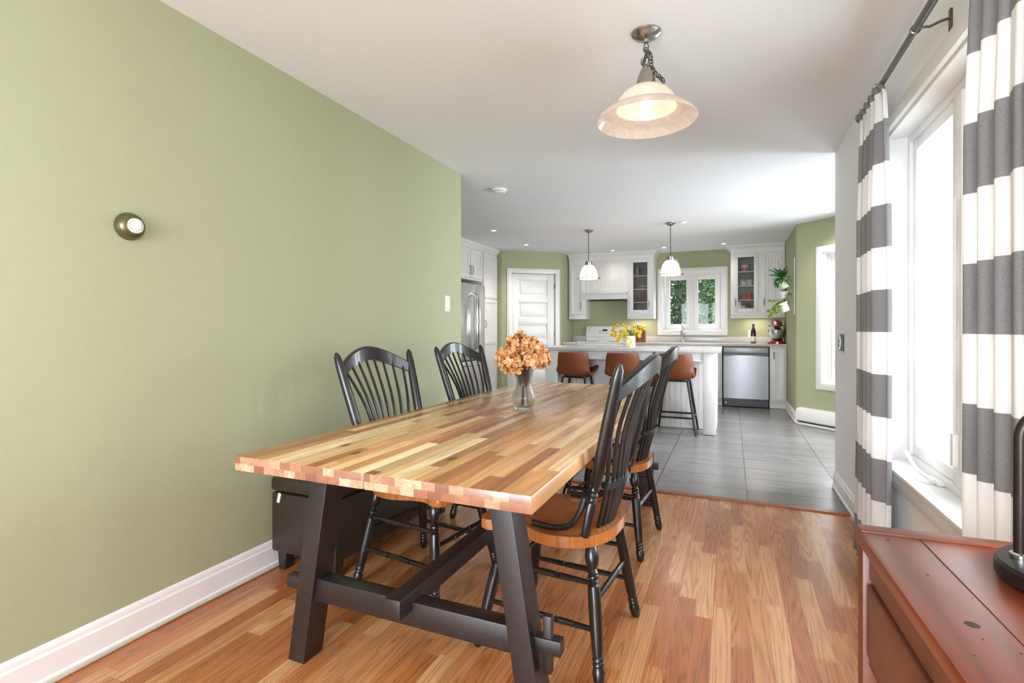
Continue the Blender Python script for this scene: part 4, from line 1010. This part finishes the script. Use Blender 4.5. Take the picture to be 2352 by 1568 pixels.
for i in range(26):
    a = rnd.uniform(0, 2*PI); el = rnd.uniform(.3, 1.3); d = Vector((math.cos(a)*math.cos(el)-.15, math.sin(a)*math.cos(el), math.sin(el))); L = rnd.uniform(.13, .22)
    pts = [Vector((0, 0, 0))+d*L*s-Vector((0, 0, .35*L*s*s)) for s in (0, .25, .5, .75, 1)]
    m.tube(pts, .0015, 4)
    for s in range(2, 11):
        s1 = s/10; b = d*L*s1-Vector((0, 0, .35*L*s1*s1)); sd = d.cross(Vector((0, 0, 1))).normalized()
        for q in (-1, 1): leafblade(m, b, sd*q+d*.8, .055*(1.15-s1*.6), .0065, .2, 2)
m.build('fronds', M['leaf1'], t, fix=False)
m = MB()
for i in range(26):
    a = rnd.uniform(0, 2*PI); leafblade(m, (rnd.uniform(-.03, .03), rnd.uniform(-.03, .03), 0), (math.cos(a), math.sin(a), rnd.uniform(0, .6)), rnd.uniform(.09, .13), .022, 1.1, 5)
m.build('broad_leaves', M['leaf1'], t, fix=False)
MB().tube([(0, 0, 0), (-.02, 0, .1), (-.05, .02, .24)], .002, 5).build('stem', M['stem'], t)
def trailing(name, lab, loc, box, n, mat, seed, size=.017):
    rnd = random.Random(seed); t = thing(name, lab, 'plant', loc)
    m = MB(); vines = []
    for k in range(9):
        e = Vector([rnd.uniform(a, b) for a, b in box]); p = catmull([(0, 0, 0), tuple(e*.35+Vector((0, 0, .035))), tuple(e*.75), tuple(e)], 4, False); vines.append(p); m.tube(p, .0013, 4)
    m.build('vines', M['gstem'], t)
    m = MB()
    for i in range(n):
        v = rnd.choice(vines); p = rnd.choice(v)+Vector([rnd.uniform(-.014, .014) for _ in range(3)])
        leafblade(m, p, [rnd.uniform(-1, 1), rnd.uniform(-1, .2), rnd.uniform(-.6, .8)], size*rnd.uniform(.8, 1.5), size*.45, .4, 3)
    m.build('leaves', mat, t, fix=False); return t
trailing('ivy', 'small dark leaved ivy hanging from the middle wall planter', (.62, 7.16, 1.585), [(-.03, .06), (-.04, .03), (-.16, -.02)], 170, paint('ivy_leaf', srgb(84, 112, 48), .5, .4), 5, .02)
trailing('variegated_ivy', 'pale variegated ivy spilling over the bottom wall planter', (.572, 7.015, 1.43), [(-.17, -.02), (-.06, .05), (-.16, .04)], 620, M['leaf2'], 8, .02)

# ------------------------------------------------------------------ curtains and rod
XR = .6
t = thing('curtain_rod', 'grey metal curtain rod with round finial above the window', 'curtain rod', (XR-.01, 2.0, 2.165))
MB().cyl((0, -1.3, 0), (0, .99, 0), .011, seg=14).build('rod', M['rodm'], t)
MB().cyl((0, -1.3, 0), (0, .2, 0), .0135, seg=14).build('outer_tube', M['rodm'], t)
MB().lathe([(.0135, 0), (.017, .002), (.017, .01), (.0135, .012)], 14, (0, .19, 0), (0, 1, 0)).build('joint_collar', M['rodm'], t)
MB().sphere((0, 1.01, 0), .026).build('finial', M['nickel'], t)
for y in (.16, -1.2):
    MB().tube([(0, y, -.012), (.03, y, -.016), (.06, y, -.005), (.082, y, 0)], .0045, 6).build('bracket', M['pewter'], t)
    MB().box(.083, .09, y-.01, y+.01, -.055, .03, bev=.002).build('bracket_plate', M['pewter'], t)
def curtain(y0, y1, z0, z1, folds, label, amp=.035, flare=1.1, seed=1, lean=0):
    rnd = random.Random(seed); ph = [rnd.uniform(-.5, .5) for _ in range(6)]
    def fn(a, b):
        z = z1+(z0-z1)*b; s = a
        env = .45+.55*min(1, b*4)
        wv = math.sin(2*PI*folds*s+ph[0]+.4*math.sin(3*b+ph[1]))+.35*math.sin(2*PI*folds*1.9*s+ph[2]+b)
        wv = math.copysign(abs(wv)**.8, wv)
        cy = (y0+y1)/2; y = cy+(y0+(y1-y0)*s-cy)*(1+(flare-1)*b)+lean*b
        x = XR-.01+amp*env*wv*.8
        if b < .02: x = XR-.01+.012*math.sin(2*PI*folds*2*s)-.014
        return Vector((x, y+.012*math.cos(2*PI*folds*s)*env, z))
    m = MB(); m.grid(fn, int(folds*26), 46)
    o = m.build('curtain', M['cloth'], fix=False, sharp=180); sm = o.modifiers.new('thick', 'SOLIDIFY'); sm.thickness = .002
    return tag(o, label, 'curtain', 'striped curtains on the dining window')
curtain(2.60, 2.985, .03, 2.168, 5, 'grey and white striped curtain at the far side of the window', .036, 1.22, 1)
curtain(1.2, 1.70, .03, 2.168, 7, 'grey and white striped curtain nearest the camera by the lamp', .036, 1.12, 4)

# ------------------------------------------------------------------ console with lamp
t = thing('console_table', 'distressed red brown wooden console with drawers under the window', 'console table', (.214, 1.131, 0), math.radians(1.5))
TZ = .76
m = MB(); m.box(-.004, .345, -1.2, .0, TZ-.028, TZ-.001, bev=.006); ct = m.build('top', M['cherry'], t)
m = MB(); m.box(.0, .34, -.038, -.002, TZ-.002, TZ+.001, bev=.001); m.build('end_board', M['cherry_side'], t)
MB().box(.085, .0858, -1.19, -.04, TZ-.0012, TZ-.0002).build('plank_seam', paint('dark_seam', srgb(60, 28, 18), .7), t)
m = MB(); m.box(.012, .03, -1.18, -.035, TZ-.085, TZ-.028, bev=.002); m.box(.012, .03, -1.18, -.035, TZ-.24, TZ-.222, bev=.002); m.box(.012, .03, -.6, -.57, TZ-.222, TZ-.085); m.box(.03, .33, -.02, -.008, TZ-.24, TZ-.03); m.box(.318, .33, -1.18, -.02, TZ-.24, TZ-.03); m.build('apron', M['cherry_side'], t)
for y0, y1 in ((-.565, -.045), (-1.14, -.605)):
    d = MB().box(.006, .024, y0, y1, TZ-.217, TZ-.091, bev=.004).build('drawer', M['cherry_side'], t)
    MB().lathe([(.008, 0), (.007, .012), (.016, .02), (.012, .03), (.001, .031)], 14, (.006, (y0+y1)/2, TZ-.154), (-1, 0, 0)).build('knob', M['bronze'], d)
for x in (.002, .30):
    for y in (-.036, -1.196): MB().box(x, x+.036, y, y+.034, 0, TZ-.029, bev=.003).build('leg', M['cherry_side'], t)
kn = MB()
rnd = random.Random(11)
for i in range(34):
    x, y = rnd.uniform(.02, .33), rnd.uniform(-.8, -.05); kn.lathe([(rnd.uniform(.0012, .003), 0), (.0005, .0004)], 6, (x, y, TZ-.0009))
kn.lathe([(.008, 0), (.001, .0003)], 10, (.05, -.33, TZ-.0009)); kn.lathe([(.01, 0), (.001, .0003)], 10, (.078, -.44, TZ-.0009))
tag(kn.build('wear_marks', paint('dark_pits', srgb(52, 30, 22), .6), t), kind='stuff')
LX, LY = .457, .962
t = thing('table_lamp', 'dark bronze arched metal lamp on the red brown console', 'lamp', (LX, LY, TZ+.002))
MB().lathe([(.001, 0), (.097, 0), (.1, .003), (.1, .02), (.096, .025), (.03, .027), (.001, .027)], 44).build('base', M['bronze'], t)
ax, ay = -.067, .023
pts = [(ax, ay, .02), (ax, ay, .12), (ax, ay, .2)]+[(ax+.045-.045*math.cos(PI*k/16), ay, .2+.045*math.sin(PI*k/16)) for k in range(1, 9)]+[(ax+.09, ay, .245), (ax+.12, ay, .235), (ax+.13, ay, .215)]
MB().tube(pts, .0078, 16).build('pole', M['bronze'], t)
MB().lathe([(.012, .026), (.012, .031), (.009, .033)], 18, (ax, ay, 0)).build('pole_collar', M['chrome'], t)
m = MB(); m.lathe([(.014, .215), (.03, .2), (.04, .15), (.041, .1), (.039, .1), (.038, .15), (.028, .197), (.012, .21)], 28, (ax+.13, ay, 0), cap=False); m.build('lamp_shade', M['frost'], t)
MB().sphere((ax+.13, ay, .15), .016).build('bulb', M['bulb'], t)
l = bpy.data.lights.new('table_lamp_light', 'POINT'); l.energy = 1.2; l.shadow_soft_size = .03; l.color = (1, .8, .58); lo = bpy.data.objects.new('table_lamp_light', l); COL.objects.link(lo); lo.location = (LX+ax+.13, LY+ay, TZ+.115)

# ------------------------------------------------------------------ trees behind the kitchen window
def tree(label, x, y, h, seed, mat, spread, n, name='spruce_tree'):
    rnd = random.Random(seed); t = thing(name, label, 'tree', (x, y, -.45))
    m = MB(); m.tube([(0, 0, 0), (.03, 0, h*.5), (0, 0, h)], [.09, .06, .02], 8)
    for k in range(26):
        z = h*rnd.uniform(.1, .95); a = rnd.uniform(0, 2*PI); L = spread*(1.1-z/h)
        m.tube([(0, 0, z), (math.cos(a)*L*.5, math.sin(a)*L*.5, z-.03), (math.cos(a)*L, math.sin(a)*L, z-.12)], [.018, .011, .004], 5)
    m.build('trunk', M['bark'], t)
    m = MB()
    for k in range(n):
        z = h*rnd.uniform(.06, 1)**.9; a = rnd.uniform(0, 2*PI); L = spread*(1.12-z/h)*math.sqrt(rnd.uniform(.08, 1))
        p = Vector((math.cos(a)*L, math.sin(a)*L, z-.12*L)); d = Vector([rnd.uniform(-1, 1) for _ in range(3)]).normalized()*rnd.uniform(.05, .12); s = d.orthogonal().normalized()*.028
        m.bm.faces.new([m.bm.verts.new(q) for q in (p, p+d*.5+s, p+d, p+d*.5-s)])
    m.build('foliage', mat, t, fix=False)
tl = [(-1.25, 10.5, 4.4, 1, 'leaf4', .95, 6500, 'dark spruce tree behind the left pane, nearest the kitchen window'), (-.55, 11.6, 4.6, 2, 'leaf3', 1.1, 6500, 'green spruce tree behind the middle of the kitchen window'), (-.12, 10.3, 3.6, 5, 'leaf3', .8, 5200, 'bushy young green tree close behind the right pane'), (.75, 12.2, 4.6, 3, 'leaf4', 1.2, 5000, 'dark spruce tree at the right behind the kitchen window'), (-2.4, 12.0, 5, 4, 'leaf3', 1.3, 6500, 'green spruce tree farthest left behind the kitchen window'), (-1.2, 13.6, 5.2, 6, 'leaf4', 1.7, 6500, 'dark spruce tree deepest in the woods behind the window')]
for x, y, h, s, mt, sp, n, lab in tl: tree(lab, x, y, h, s, M[mt], sp, n)
